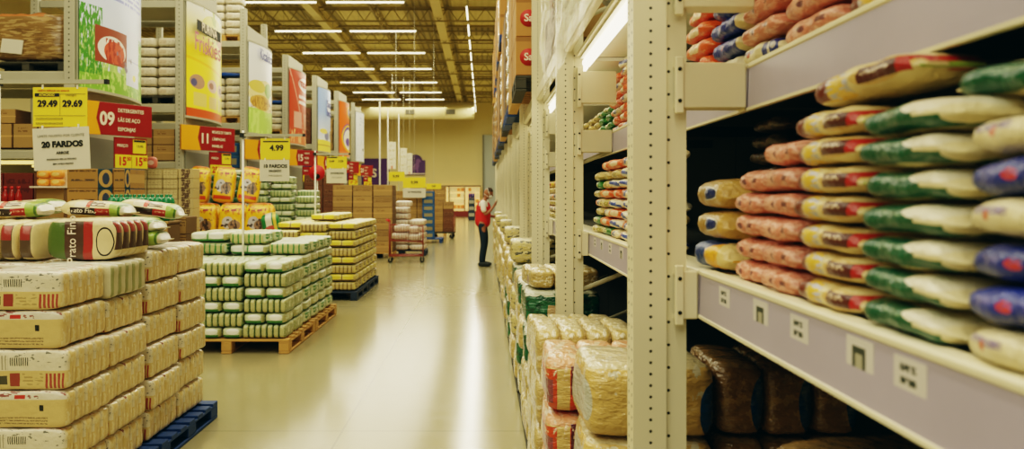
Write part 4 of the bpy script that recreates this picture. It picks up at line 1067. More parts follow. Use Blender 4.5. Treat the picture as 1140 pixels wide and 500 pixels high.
BN.append(banner_mat('banner_food', rgb(222, 224, 222), [
    ('rect', 'yz', (0, 1, 0, 0.28), rgb(168, 206, 96)), ('ell', 'yz', (0.0, 0.98, 0.26, 0.62), rgb(222, 206, 150)), ('ell', 'yz', (0.02, 0.62, 0.27, 0.44), rgb(200, 160, 80)), ('blob', 'yz', (0.04, 0.8, 0.28, 0.42), rgb(160, 112, 40), {'scale': 18, 'th': 0.52}),
    ('ell', 'yz', (0.40, 0.75, 0.42, 0.60), rgb(130, 166, 70)), ('ell', 'yz', (0.0, 0.42, 0.46, 0.60), rgb(206, 186, 90)), ('ell', 'yz', (0.62, 1.0, 0.36, 0.48), rgb(232, 226, 206)), ('ell', 'yz', (0.76, 0.94, 0.5, 0.62), rgb(206, 176, 70)),
    ('blob', 'yz', (0, 1, 0.0, 0.26), rgb(186, 218, 120), {'scale': 5, 'th': 0.5})]))
BN.append(banner_mat('banner_red', rgb(186, 62, 40), [
    ('line', 'yz', (0.0, 0.55, 1.0, 0.1), rgb(226, 196, 184), {'w': 0.012}), ('ell', 'yz', (0.28, 1.0, 0.74, 0.93), rgb(232, 228, 220)), ('rect', 'yz', (0, 1, 0, 0.12), rgb(206, 110, 70)),
    ('rect', 'yz', (0.12, 0.42, 0.22, 0.44), rgb(206, 150, 136)), ('rect', 'yz', (0.54, 0.9, 0.22, 0.44), rgb(206, 140, 120)), ('text', 'yz', (0.3, 0.9, 0.52, 0.68), rgb(232, 214, 206), {'scale': 20, 'rows': 2, 'th': 0.38}),
    ('blob', 'yz', (0, 1, 0.02, 0.2), rgb(222, 170, 120), {'scale': 7, 'th': 0.56})]))
BN.append(banner_mat('banner_sky', rgb(150, 178, 220), [
    ('fadev', 'yz', (0, 1, 0.62, 0.1), rgb(224, 226, 220)), ('ell', 'yz', (0.38, 1.0, 0.62, 0.84), rgb(226, 228, 232)), ('rect', 'yz', (0, 1, 0, 0.18), rgb(228, 210, 90)), ('rect', 'yz', (0, 1, 0.09, 0.105), rgb(160, 140, 60)),
    ('ell', 'yz', (0.25, 0.5, 0.18, 0.32), rgb(120, 124, 160)), ('ell', 'yz', (0.55, 0.85, 0.2, 0.36), rgb(150, 140, 120)), ('ell', 'yz', (0.05, 0.4, 0.28, 0.36), rgb(226, 206, 110))]))
BN.append(banner_mat('banner_orange', rgb(226, 96, 26), [
    ('ell', 'yz', (0.1, 0.95, 0.18, 0.62), rgb(72, 50, 150)), ('ell', 'yz', (0.2, 0.9, 0.14, 0.52), rgb(232, 226, 214)), ('ring', 'yz', (0.1, 1.0, 0.1, 0.6), rgb(238, 190, 40), {'in': 0.75}),
    ('ell', 'yz', (0.4, 0.95, 0.72, 0.96), rgb(210, 160, 40)), ('ell', 'yz', (0.5, 0.9, 0.76, 0.92), rgb(90, 60, 130)), ('ell', 'yz', (0.3, 0.7, 0.2, 0.36), rgb(90, 60, 150)), ('rect', 'yz', (0, 1, 0, 0.1), rgb(222, 110, 70))]))
BN.append(banner_mat('banner_white', rgb(214, 218, 220), [('blob', 'yz', (0, 1, 0.0, 0.5), rgb(190, 196, 190), {'scale': 10, 'th': 0.6}), ('text', 'yz', (0.2, 0.8, 0.7, 0.9), rgb(170, 178, 186), {'scale': 14, 'rows': 3}), ('ell', 'yz', (0.4, 0.55, 0.22, 0.27), rgb(90, 90, 80)), ('ell', 'yz', (0.6, 0.7, 0.1, 0.16), rgb(206, 196, 90))]))
BNAME = ['meadow banner with blue sky and red picture', 'yellow pet food banner with red foot', 'white and lime banner with plates of food', 'red banner with white oval',
         'sky blue banner with yellow foot', 'orange banner with purple swirl', 'plain white curved banner']
RNAME = ['meadow banner', 'yellow pet food banner', 'food plates banner', 'red banner', 'sky blue banner', 'orange banner', 'white banner']
BLEN = [2.05, 2.05, 2.1, 2.1, 2.1, 2.15, 2.2]
M['txtblue'] = mat('banner_blue_text', rgb(78, 84, 160), vary=0)
M['txtpink'] = mat('banner_pink_text', rgb(190, 90, 110), vary=0)
N_ = MB
def rack_mats():
    N = Nodes('grey_perforated_post')
    tc = N.n('ShaderNodeTexCoord'); sp = N.n('ShaderNodeSeparateXYZ'); N.l(tc.outputs['Object'], sp.inputs[0])
    fz = N.math('MULTIPLY', N.math('SUBTRACT', N.math('FRACT', N.math('DIVIDE', sp.outputs[2], 0.075)), 0.5), 0.075)
    d2 = N.math('ADD', N.math('POWER', sp.outputs[0], 2.0), N.math('POWER', fz, 2.0))
    c = N.mix(N.math('LESS_THAN', d2, 0.012 ** 2), rgb(178, 174, 154), rgb(84, 82, 70))
    N.l(c, N.b.inputs['Base Color']); N.b.inputs['Roughness'].default_value = 0.5
    return N.m
M['post'] = rack_mats()
POST = MB().box((0, 0, 3.0), (0.15, 0.12, 6.0), 0, 0.008).mesh('post', M['post'])
POST2 = MB().box((0, 0, 2.8), (0.15, 0.12, 5.6), 0, 0.008).mesh('post', M['post'])
M['lightstrip'] = mat('shelf_light_strip', rgb(255, 226, 140), emit=2.2, vary=0)
ORDB = ['first', 'second', 'third', 'fourth', 'fifth', 'sixth', 'seventh']
for k in range(7):
    y0 = RY0 + RP * k
    D = 1.9
    t = thing('banner_rack', f'tall grey storage rack behind the {BNAME[k]}', 'rack', (XR, y0, 0), 0, 'tall grey storage racks with banner ends')
    for (x, y) in ((-0.09, 0.06), (-0.09, D - 0.06)): ob('post', POST if k < 3 else POST2, t, (x, y, 0))
    if k < 3:
        for (x, y) in ((-2.8, 0.06), (-2.8, D - 0.06)): ob('post', POST, t, (x, y, 0))
    L = 2.55
    for z, h in ((2.13, 0.11), (3.20, 0.15), (5.16, 0.13)):
        for y in (0.06, D - 0.06):
            MB().box((-0.165 - L / 2, y, z), (L, 0.05, h), 0, 0.006).build('beam', M['greyrack'], t)
        MB().box((-0.165 - L / 2, D / 2, z + h / 2 + 0.012), (L, D - 0.22, 0.02)).build('deck', M['cream_dark'], t)
    MB().box((0.0, D / 2, 4.0), (0.02, D - 0.1, 3.2 if k < 6 else 2.9)).build('end_panel', M['greyrack'], t)
    MB().box((0.0, D / 2, 1.22), (0.03, D - 0.1, 2.36)).build('lower_panel', M['panel'], t)
    MB().box((-1.45, D / 2, 1.06), (2.55, 0.03, 2.05)).build('dividing_panel', M['cream_dark'], t)
    if k < 2:
        MB().box((-1.45, 0.10, 2.03), (2.5, 0.05, 0.05)).build('light_strip', M['lightstrip'], t)
    for z in (1.45, 0.75):
        MB().box((-1.45, 0.5, z), (2.55, 0.8, 0.03)).build('shelf', M['greyrack'], t)
    # curved banner
    bl = BLEN[k]
    z0, z1 = 3.07, 5.22
    b = thing('curved_banner', f'{BNAME[k]}, bowed out from a rack end', 'banner', (XR + 0.012, y0, 0), 0, None)
    m = MB()
    bulge = 0.16
    m.grid(16, 6, lambda u, v: Vector((0.03 + bulge * math.sin(PI * u) ** 0.8 if 0 < u < 1 else 0.03, 0.02 + u * (bl - 0.04), z0 + v * (z1 - z0))))
    m.build('banner_print', BN[k], b)
    for z in (z0 - 0.02, z1 + 0.02):
        m = MB()
        pts = [(0.01 + bulge * math.sin(PI * u) ** 0.8 if 0 < u < 1 else 0.01, 0.02 + u * (bl - 0.04), z) for u in [i / 12 for i in range(13)]]
        pts = [Vector(p) for p in pts]
        poly = [(p.x + 0.03, p.y) for p in pts] + [(0.0, bl), (0.0, 0.0)]
        m.prism(poly, 'z', z - 0.02, z + 0.02)
        m.build('banner_rim', M['greyrack'], b)
    xt = 0.03 + bulge + 0.006
    ym = bl / 2
    RX = (R(90), 0, R(90))
    if k == 1:
        MB().box((xt - 0.004, ym - 0.22, 4.80), (0.004, 1.36, 0.20)).build('name_band', M['ink'], b)
        text('PURINA', 0.25, (xt + 0.004, ym - 0.22, 4.80), M['letter'], b, rot=RX, bold=0.004)
        text('Friskies', 0.50, (xt + 0.004, ym - 0.30, 4.46), M['txtpink'], b, rot=RX, bold=0.004)
    if k == 2: text('Kicaldo', 0.36, (xt, ym - 0.1, 5.0), M['txtblue'], b, rot=RX, bold=0.006)
    if k == 3: text('Piraquê', 0.36, (xt, ym - 0.02, 4.90), M['inkred'], b, rot=RX, bold=0.005, sx=0.8)
    if k == 4:
        text('Dona', 0.36, (xt, ym + 0.0, 4.72), M['txtblue'], b, rot=RX, bold=0.008, sx=0.9)
        text('Benta', 0.36, (xt, ym + 0.0, 4.42), M['txtblue'], b, rot=RX, bold=0.008, sx=0.9)
    # aisle number sign, turned towards the entrance
    nums = ['09', '11', '13', '15', '17', '19', '21'][k]
    wds = [['DETERGENTES', 'LÃS DE AÇO', 'ESPONJAS'], ['MOLHOS DE TOMATE', 'LÂMPADAS', 'PANELAS'], ['CAFÉ', 'AÇÚCAR', 'FARINHA'], ['ARROZ', 'FEIJÃO', 'ÓLEO'], ['LEITE', 'CHÁ', 'MEL'], ['SUCOS', 'ÁGUA', 'VINHO'], ['DOCES', 'PÃES', 'BOLOS']][k]
    s = thing('aisle_sign', f'red aisle sign below the {BNAME[k]}', 'sign', (XR - 0.02, y0 - 0.11, 0), R(58), None)
    W = 1.26
    zc, hh = 2.66, 0.46
    MB().box((W / 2, 0, zc), (W, 0.035, hh), 0, 0.004).build('sign_board', M['red'], s)
    MB().prism([(0.0, zc - hh / 2 - 0.002), (0.44, zc - hh / 2 - 0.002), (0.37, zc), (0.42, zc + hh / 2 + 0.002), (0.0, zc + hh / 2 + 0.002)], 'y', -0.021, 0.021).build('amber_chevron', M['amber'], s)
    text(nums, 0.26, (0.535, -0.024, zc - 0.01), M['letter'], s, bold=0.008, sx=0.88)
    for i, w in enumerate(wds): text(w, 0.075, (0.70, -0.024, zc + 0.13 - 0.135 * i), M['letter'], s, bold=0.0012, align='LEFT', sx=0.85 if len(w) < 12 else 0.62)
    # small price board below the sign
    p = thing('price_sign', f'small red price board below the {BNAME[k]}', 'sign', (XR - 0.02, y0 - 0.11, 0), R(58), None)
    cx = 0.93
    MB().box((cx, 0.02, 2.19), (0.52, 0.03, 0.44), 0, 0.003).build('board', M['red'], p)
    MB().box((cx + 0.13, -0.003, 2.285), (0.21, 0.012, 0.20)).build('pinned_note', M['yellow'], p)
    MB().box((cx + 0.13, -0.011, 2.365), (0.19, 0.004, 0.03)).build('black_band', M['ink'], p)
    text('PREÇO', 0.055, (cx - 0.14, 0.001, 2.29), M['letter'], p, bold=0.001)
    text('13,90', 0.05, (cx + 0.13, -0.012, 2.29), M['ink'], p)
    pr = ['15', '25', '12', '17', '14', '19', '16'][k]
    for j, dx in enumerate((-0.132, 0.132)):
        c = MB().box((cx + dx, -0.004, 2.065), (0.252, 0.014, 0.19)).build('price_card', M['yellow'], p)
        text(pr, 0.17, (cx + dx - 0.02, -0.013, 2.06), M['inkred'], c, bold=0.006, sx=0.8)
        text('50', 0.08, (cx + dx + 0.085, -0.013, 2.10), M['inkred'], c, bold=0.003, sx=0.8)
# ================================================================== CARTONS AND OTHER GOODS
def carton_mat(name, base, layers=(), **k):
    d = dict(rough=0.75, mottle=0.04, mscale=4, vary=0.10); d.update(k)
    return mat(name, base, layers, **d)
KR = rgb(164, 130, 78)
M['carton'] = carton_mat('kraft_carton', KR, [('rect', 'xz', (0, 1, -0.1, 0.035), rgb(104, 76, 42)), ('rect', 'xz', (-0.1, 0.018, 0, 1), rgb(110, 80, 44)), ('rect', 'xz', (0.982, 1.1, 0, 1), rgb(110, 80, 44)), ('rect', 'xz', (0, 1, 0.47, 0.53), rgb(196, 156, 94)), ('text', 'xz', (0.2, 0.6, 0.62, 0.85), rgb(120, 84, 44), {'scale': 12, 'rows': 2})])
M['carton_p'] = carton_mat('kraft_carton_print', KR, [('rect', 'xz', (0, 1, -0.1, 0.035), rgb(104, 76, 42)), ('rect', 'xz', (-0.1, 0.018, 0, 1), rgb(110, 80, 44)), ('rect', 'xz', (0.982, 1.1, 0, 1), rgb(110, 80, 44)), ('rect', 'xz', (0.0, 1, 0.80, 0.86), rgb(104, 72, 40)), ('text', 'xz', (0.05, 0.95, 0.4, 0.7), rgb(96, 66, 36), {'scale': 14, 'rows': 2, 'th': 0.45}), ('rect', 'xz', (0, 1, 0.97, 1.1), rgb(110, 80, 46))])
M['carton_d'] = carton_mat('dark_carton', rgb(112, 70, 44), [('rect', 'xz', (0.1, 0.9, 0.2, 0.6), rgb(88, 50, 34)), ('text', 'xz', (0.1, 0.9, 0.2, 0.6), rgb(150, 108, 70), {'scale': 10, 'rows': 3})])
M['carton_r'] = carton_mat('maroon_carton', rgb(110, 40, 32), [('text', 'xz', (0.1, 0.9, 0.2, 0.8), rgb(84, 26, 24), {'scale': 8, 'rows': 2})])
M['carton_b'] = carton_mat('blue_figure_carton', rgb(166, 124, 64), [('rect', 'xz', (0.68, 1, 0, 1), rgb(30, 60, 78)), ('ell', 'xz', (0.70, 1.02, 0.06, 0.96), rgb(186, 146, 84)), ('ell', 'xz', (0.78, 0.94, 0.2, 0.8), rgb(52, 60, 84)),
        ('text', 'xz', (0.04, 0.64, 0.78, 0.94), rgb(92, 66, 36), {'scale': 14, 'rows': 1, 'th': 0.42}), ('text', 'xz', (0.08, 0.62, 0.3, 0.48), rgb(84, 66, 52), {'scale': 10, 'rows': 1, 'th': 0.4})])
M['carton_s'] = carton_mat('kraft_carton_red_disc', rgb(178, 130, 70), [])
M['beige'] = carton_mat('beige_packs', rgb(196, 178, 128), [('bars', 'xz', (0, 1, 0, 1), rgb(168, 150, 104), {'freq': 4, 'duty': 0.12}), ('rect', 'xz', (0, 1, 0.88, 1.1), rgb(150, 130, 84)), ('text', 'xz', (0.05, 0.95, 0.2, 0.7), rgb(140, 112, 74), {'scale': 14, 'rows': 2, 'th': 0.55})], mottle=0.1)
M['beige2'] = carton_mat('beige_packs_brown', rgb(190, 170, 120), [('blob', 'xz', (0.2, 0.8, 0.0, 1.0), rgb(86, 62, 48), {'scale': 7, 'th': 0.46})])
M['bluebox'] = carton_mat('blue_carton', rgb(36, 78, 132), [('rect', 'xz', (0.15, 0.85, 0.25, 0.75), rgb(140, 130, 96)), ('rect', 'xz', (0, 1, 0.9, 1.1), rgb(60, 100, 140))])
def carton_mesh(w, d, h, m):
    b = MB().box((0, 0, h / 2), (w, d, h), 0, 0.006)
    return b.mesh('carton', m)
CM = {}
def carton(loc, w, d, h, mk, label, group=None, rz=0.0, cat='box', nm='carton'):
    key = (round(w, 3), round(d, 3), round(h, 3), mk)
    if key not in CM: CM[key] = carton_mesh(w - 0.006, d - 0.006, h - 0.002, M[mk])
    o = ob(nm, CM[key], None, loc, (0, 0, rz + jit(0.012)))
    return tag(o, label, cat, group)

# ---- rack 0 (left edge of the view): wrapped brown goods, cartons, bottles
M['brownfilm'] = mat('brown_goods_film', rgb(140, 108, 66), [('blob', 'xz', (0, 1, 0, 1), rgb(176, 146, 98), {'scale': 5, 'th': 0.52, 'scl': (1, 1, 4)}), ('rect', 'xz', (0, 0.7, 0.9, 1.2), rgb(196, 120, 70)), ('blob', 'xz', (0, 1, 0, 0.7), rgb(116, 88, 54), {'scale': 4, 'th': 0.58, 'scl': (1, 1, 5)})], rough=0.25, coat=0.6, bump=0.9, bscale=5, bstretch=(0.6, 1, 4), vary=0.03)
y0 = RY0
x0 = XR - 0.18
ZD2, ZD3, ZD4 = 2.13 + 0.078, 3.20 + 0.098, 5.16 + 0.088
for j, xx in enumerate((-0.62,)):
    pallet((x0 + xx, y0 + 0.70, ZD3), 'dark pallet on the high shelf under the film-wrapped brown goods', 1.1, 1.0, M['wood_dark'])
    t = thing('wrapped_load', 'brown goods wrapped in shiny film on the high rack shelf', 'bale', (x0 + xx, y0 + 0.66, ZD3 + 0.165))
    MB().soft((0.02, 0, 0.34), (1.06, 0.9, 0.68), 8, 9, 0.03, 3).build('wrapped_goods', M['brownfilm'], t)
    MB().box((-0.18, -0.475, 0.19), (0.30, 0.012, 0.20), 0, 0.002, Euler((R(-4), R(6), 0))).build('paper_note', M['paper'], t)
cs = [(-0.34, 0, 0.36, 0.40, 0.34), (-0.34, 1, 0.36, 0.40, 0.40), (-0.70, 0, 0.34, 0.40, 0.34), (-1.06, 0, 0.36, 0.40, 0.34), (-0.98, 1, 0.30, 0.40, 0.2)]
zz = {}
for i, (xx, l, w, d, h) in enumerate(cs):
    z = ZD2 + (0.02 if l == 0 else 0.02 + 0.345)
    carton((x0 + xx + 0.12, y0 + 0.32, z), w, d, h, 'carton', f'kraft carton on the middle shelf of the meadow-banner rack, {["by the post, lower", "by the post, upper", "second from the post", "third from the post", "small one on top"][i]}', 'kraft cartons behind the yellow price sheet')
for i in range(3):
    carton((x0 - 0.28 - 0.42 * i, y0 + 0.34, 1.467), 0.41, 0.36, 0.42, 'carton_r' if i != 0 else 'carton_d', f'dark maroon carton on the lit shelf, {ORF[i]} from the post', 'dark maroon cartons on the lit shelf')
for i in range(3):
    for l in range(2):
        carton((x0 - 0.22 - 0.33 * i, y0 + 0.34, 0.767 + 0.32 * l), 0.32, 0.36, 0.315, 'carton_d', f'brown carton on the low shelf of the meadow-banner rack, {["lower", "upper"][l]}, {ORF[i]} from the post', 'brown cartons on the low shelf')
# red-capped bottles
def bottle_mesh(h, r, body, cap):
    m = MB()
    m.lathe([(0.3 * r, 0), (r, 0.01 * h), (r, 0.58 * h), (0.92 * r, 0.66 * h), (0.42 * r, 0.82 * h), (0.36 * r, 0.9 * h)], n=14)
    m.lathe([(0.42 * r, 0.9 * h), (0.44 * r, h), (0.1 * r, h)], mi=1, n=12)
    return m.mesh('bottle', [body, cap])
M['sauce'] = mat('red_sauce_bottle', rgb(150, 30, 20), [('rect', 'xz', (0, 1, 0.12, 0.34), rgb(206, 170, 150))], rough=0.2, vary=0.05)
M['redcap'] = mat('red_cap', rgb(196, 30, 26), rough=0.35, vary=0)
M['green_b'] = mat('green_bottle', rgb(10, 120, 72), [('bars', 'xz', (0, 1, 0.0, 0.6), rgb(6, 88, 52), {'freq': 3, 'duty': 0.3})], rough=0.25, vary=0.06, coat=0.4)
SB = bottle_mesh(0.34, 0.043, M['sauce'], M['redcap'])
for i in range(6):
    o = ob('sauce_bottle', SB, None, (-6.58 + 0.088 * i, y0 - 0.42, 1.352)); tag(o, f'red-capped sauce bottle, {ORF[i]} of the row beyond the loose rice bags', 'bottle', 'red sauce bottles in a row')
o = thing('display_table', 'maroon boxed display stand under the red-capped bottles', 'stand', (-6.36, y0 - 0.40, 0))
MB().box((0, 0, 0.67), (0.62, 0.5, 1.30), 0, 0.01).build('body', M['carton_r'], o); MB().box((0, 0, 1.334), (0.66, 0.54, 0.03), 0, 0.005).build('top', M['carton_d'], o)
# lit opening with orange packs
M['opack'] = mat('orange_pack', rgb(232, 150, 60), [('ell', 'xz', (0.2, 0.8, 0.3, 0.8), rgb(240, 200, 120))], rough=0.35, vary=0.1)
PK = MB().soft((0, 0, 0.05), (0.17, 0.12, 0.1), 3.5, 4, 0.006, 1).mesh('snack_pack', M['opack'])
for i in range(2):
    for l in range(2):
        o = ob('snack_pack', PK, None, (-5.98 + 0.17 * i, y0 + 0.2, 1.467 + 0.43 + 0.1 * l + 0.0)) if False else ob('snack_pack', PK, None, (-5.90 + 0.18 * i, y0 - 0.24, 1.70 + 0.102 * l))
        tag(o, f'orange snack pack by the rack post under the white notice, {["lower", "upper"][l]} {["outer", "inner"][i]} one', 'pack', 'orange snack packs by the post')
o = thing('pack_shelf', 'small lit shelf by the rack post holding orange packs', 'shelf', (-5.82, y0 - 0.24, 0))
MB().box((0, 0, 1.685), (0.42, 0.24, 0.02)).build('shelf_board', M['letter'], o)
MB().box((0, 0.05, 0.84), (0.38, 0.1, 1.67)).build('stand', M['carton'], o)
MB().box((0, 0.02, 1.965), (0.42, 0.16, 0.03)).build('light_strip', M['lightstrip'], o)
MB().box((0, 0.115, 1.83), (0.42, 0.012, 0.29)).build('back_board', M['letter'], o)
# ---- carton wall with blue figures, at the rack end
for l in range(7):
    for i in range(2):
        w = 0.575 if i == 0 else 0.215
        xx = -4.93 if i == 0 else -4.53
        carton((xx, 10.35, 0.147 + 0.252 * l), w, 0.45, 0.25, 'carton_b', f'kraft carton with a blue oval figure, {ORD[l]} layer, {["wide", "narrow"][i]} one of the carton wall', 'cartons with blue oval figures')
pallet((-4.83, 10.36, 0), 'wood pallet under the cartons with blue ovals', 0.79, 0.6, M['wood'])
# ---- green bottles with the cartons below, beside a beige pack stack
for l in range(6):
    for i in range(2):
        carton((-4.23 + 0.385 * i, 10.15, 0.005 + 0.218 * l), 0.375, 0.38, 0.216, 'carton_p', f'printed kraft carton, {ORD[l]} layer, {["under the green bottles", "beside the bottles"][i]}', 'printed cartons under the green bottles')
def jug_mesh():
    m = MB()
    m.lathe([(0.030, 0), (0.052, 0.006), (0.052, 0.20), (0.050, 0.235), (0.040, 0.265), (0.024, 0.282), (0.018, 0.286)], n=18)
    for z in (0.05, 0.10, 0.15): m.lathe([(0.0525, z - 0.006), (0.0545, z), (0.0525, z + 0.006)], n=18)
    m.lathe([(0.019, 0.284), (0.021, 0.288), (0.021, 0.312), (0.006, 0.315)], mi=1, n=12)
    return m.mesh('green_bottle', [M['green_b'], M['green_b']])
GBM = jug_mesh()
for i in range(7):
    for j in range(2):
        o = ob('green_bottle', GBM, None, (-4.40 + 0.108 * i, 9.70 - 0.12 * (1 - j), 1.272)); tag(o, f'green plastic bottle, {ORF[i]} in the {["front", "rear"][j]} row above the rice pile', 'bottle', 'green plastic bottles')
o = thing('display_table', 'low carton stand under the green plastic bottles', 'stand', (-4.08, 9.64, 0)); MB().box((0, 0, 0.62), (0.80, 0.36, 1.24), 0, 0.01).build('body', M['carton_p'], o); MB().box((0, 0, 1.254), (0.82, 0.38, 0.03), 0, 0.005).build('top', M['carton'], o)
# beige small packs in tall stacks between the first two racks
for c in range(5):
    for l in range(13 - (c == 0) * 2):
        mk = 'beige2' if c == 4 else 'beige'
        carton((-5.47 + 0.235 * c, 12.45, 0.005 + 0.152 * l), 0.23, 0.3, 0.15, mk, f'beige pack carton, {ORD[l]} up, {ORF[c]} stack of the beige goods past the green bottles', 'beige pack cartons in stacks', nm='pack_carton')
M['pinkb'] = mat('pink_pack', rgb(206, 110, 96), [('ell', 'xz', (0.2, 0.8, 0.3, 0.7), rgb(230, 190, 176))], rough=0.4, vary=0.05)
M['whiteb'] = mat('white_pack', rgb(222, 216, 206), [('ell', 'xz', (0.3, 0.7, 0.2, 0.6), rgb(150, 180, 196))], rough=0.4, vary=0.05)
for i, mk in enumerate(('pinkb', 'whiteb', 'pinkb')):
    m = MB().soft((0, 0, 0.09), (0.15, 0.1, 0.18), 3.5, 5, 0.006, i)
    o = m.build('hanging_pack', M[mk], None, (-5.42 + 0.165 * i, 12.42, 0.005 + 0.152 * (11 if i == 0 else 13) + (0.305 if i == 0 else 0.002) * (0 if i == 0 else 1) + 0.002)); tag(o, f'{["salmon pink", "white and blue", "pale red"][i]} pack on top of the beige cartons', 'pack')

# ---- rack 1 and 2 upper shelves: white bales on pallets, cartons
M['wfilm'] = mat('white_bale_film', rgb(222, 212, 188), [('rect', 'xz', (0, 1, 0.9, 1.2), rgb(200, 190, 160)), ('blob', 'xz', (0, 1, 0, 1), rgb(190, 176, 146), {'scale': 6, 'th': 0.6}), ('rect', 'xz', (0.15, 0.45, 0.3, 0.7), rgb(196, 160, 120), {'a': 0.4}), ('rect', 'xz', (0, 1, -0.1, 0.05), rgb(120, 108, 80))], rough=0.35, coat=0.3, bump=0.5, bscale=9, vary=0.05)
WB = MB().soft((0, 0, 0.095), (0.40, 0.44, 0.182), 5, 7, 0.005, 5).mesh('white_bale', M['wfilm'])
for k, (n, zb) in ((1, (6, ZD3)), (2, (5, ZD3)), (2, (5, ZD4)), (1, (2, ZD4)), (3, (4, ZD3))):
    yb = RY0 + RP * k
    hi = zb > 4
    pallet((x0 - 0.42, yb + 0.62, zb), f'wood pallet on the {"top" if hi else "high"} shelf behind the {RNAME[k]}', 0.88, 0.95, M['wood'] if k != 1 else M['wood_dark'])
    for c in range(2):
        for l in range(n):
            o = ob('white_bale', WB, None, (x0 - 0.21 - 0.42 * c, yb + 0.42, zb + 0.150 + 0.188 * l), (0, 0, jit(0.03))); tag(o, f'white film-wrapped bale, {ORD[l]} layer, {["post side", "inner side"][c]}, {"top" if hi else "high"} shelf behind the {RNAME[k]}', 'bale', 'white bales on the rack shelves')
for k in (1, 2, 3, 4):
    yb = RY0 + RP * k
    for i in range(3):
        for l in range(2):
            carton((x0 - 0.25 - 0.43 * i, yb + 0.34, ZD2 + 0.02 + 0.30 * l), 0.42, 0.4, 0.295, 'carton' if k % 2 else 'bluebox', f'{"kraft" if k % 2 else "blue"} carton, {["lower", "upper"][l]} {ORF[i]} from the post on the middle shelf, {RNAME[k]}', 'cartons on the rack middle shelves')
for k in (4, 5):
    yb = RY0 + RP * k
    for l in range(4): carton((x0 - 0.3, yb + 0.34, ZD3 + 0.02 + 0.30 * l), 0.5, 0.4, 0.295, 'carton' if k != 4 else 'carton_d', f'carton on the high shelf behind the {RNAME[k]}, {ORD[l]} of its stack', 'cartons on the rack high shelves')
M['bluetarp'] = mat('blue_sheet', rgb(24, 70, 150), rough=0.4, vary=0)
for k in (2, 3):
    o = MB().soft((0, 0, 0.05), (0.85, 0.5, 0.1), 5, 7, 0.02, k).build('blue_sheet', M['bluetarp'], None, (x0 - 0.42, RY0 + RP * k + 0.42, ZD3 + 0.148 + 0.188 * (5 if k == 2 else 4) + 0.022)); tag(o, f'crumpled blue sheet over the bales behind the {RNAME[k]}', 'sheet')
# dark green bag stacks beside the dog food
M['dgreen'] = mat('dark_green_bag', rgb(16, 84, 58), [('blob', 'xz', (0, 1, 0, 1), rgb(120, 140, 90), {'scale': 6, 'th': 0.62})], rough=0.35, vary=0.1, coat=0.3)
DG = MB().soft((0, 0, 0.062), (0.5, 0.4, 0.122), 3.6, 6, 0.004, 2).mesh('green_sack', M['dgreen'])
for l in range(15):
    o = ob('green_sack', DG, None, (-4.62 + jit(0.02), 14.45, 0.005 + 0.129 * l), (0, 0, jit(0.06))); tag(o, f'dark green sack, {ORD[l]} of the stack behind the yellow pet food bags', 'bag', 'dark green sacks in a stack')

# ---- yellow pet food sacks
M['petfood'] = mat('yellow_pet_food_sack', rgb(238, 186, 18), [('ell', 'xz', (0.16, 0.60, 0.28, 0.62), rgb(190, 186, 190)), ('ell', 'xz', (0.40, 0.86, 0.24, 0.52), rgb(150, 120, 96)), ('blob', 'xz', (0.12, 0.88, 0.22, 0.64), rgb(70, 56, 54), {'scale': 7, 'th': 0.56}), ('blob', 'xz', (0, 1, 0.55, 0.95), rgb(206, 120, 20), {'scale': 7, 'th': 0.56}),
       ('rect', 'xz', (0.1, 0.9, 0.08, 0.18), rgb(206, 70, 30)), ('text', 'xz', (0.15, 0.85, 0.70, 0.84), rgb(150, 40, 24), {'scale': 9, 'rows': 1}), ('rect', 'xz', (0, 1, 0.95, 1.1), rgb(224, 120, 30))], rough=0.3, coat=0.3, bump=0.35, bscale=8, vary=0.05)
def sack_mesh(w, d, h, m, v):
    def f(q, p):
        t = (p.z + 1) / 2
        k = 1.0 if t < 0.8 else max(0.12, 1.0 - (t - 0.8) * 4.2)
        return Vector((q.x * (1.0 - 0.06 * t), q.y * k, q.z))
    return MB().soft((0, 0, h / 2), (w, d, h), 5.0, 10, 0.012, v, 0, f).mesh('pet_food_sack', m)
PF = [sack_mesh(0.43, 0.18, 0.60, M['petfood'], v) for v in range(3)]
PF2 = [sack_mesh(0.36, 0.2, 0.62, M['petfood'], v + 4) for v in range(2)]
pl = [(-4.62, 13.35, 0.846, 0.0), (-4.16, 13.37, 0.846, 0.05), (-3.72, 13.33, 0.846, -0.05)]
for i, (x, y, z, rz) in enumerate(pl):
    o = ob('pet_food_sack', PF[i], None, (x, y, z), (R(-6), 0, rz)); tag(o, f'yellow pet food sack standing on the yellow counter, {["farthest from the aisle", "middle one", "aisle side"][i]}', 'bag', 'yellow pet food sacks, lower row')
for i in range(3):
    o = ob('pet_food_sack', PF[(i + 1) % 3], None, (-4.62 + 0.45 * i, 13.65, 0.84), (0, 0, jit(0.03))); tag(o, f'yellow pet food sack in the second row on the counter, {ORF[i]} from the racks', 'bag', 'yellow pet food sacks, second row')
for i, (x, y, z, rx, ry) in enumerate(((-4.82, 13.66, 1.447, -8, 2), (-4.41, 13.66, 1.447, -10, 5), (-4.00, 13.66, 1.447, -12, 9))):
    o = ob('pet_food_sack', PF2[i % 2], None, (x, y, z), (R(rx), R(ry), 0.1 * i)); tag(o, f'yellow pet food sack lying against the heap top, {["upright one", "slightly tilted one", "most tilted one"][i]}', 'bag', 'yellow pet food sacks, top of the heap')
M['gsack'] = mat('green_white_sack', rgb(40, 120, 60), [('rect', 'xz', (0.3, 0.62, 0, 1), rgb(226, 220, 200)), ('ell', 'xz', (0.2, 0.8, 0.2, 0.5), rgb(190, 80, 60)), ('rect', 'xz', (0.7, 0.85, 0.2, 1), rgb(226, 196, 60))], rough=0.35, coat=0.3, vary=0)
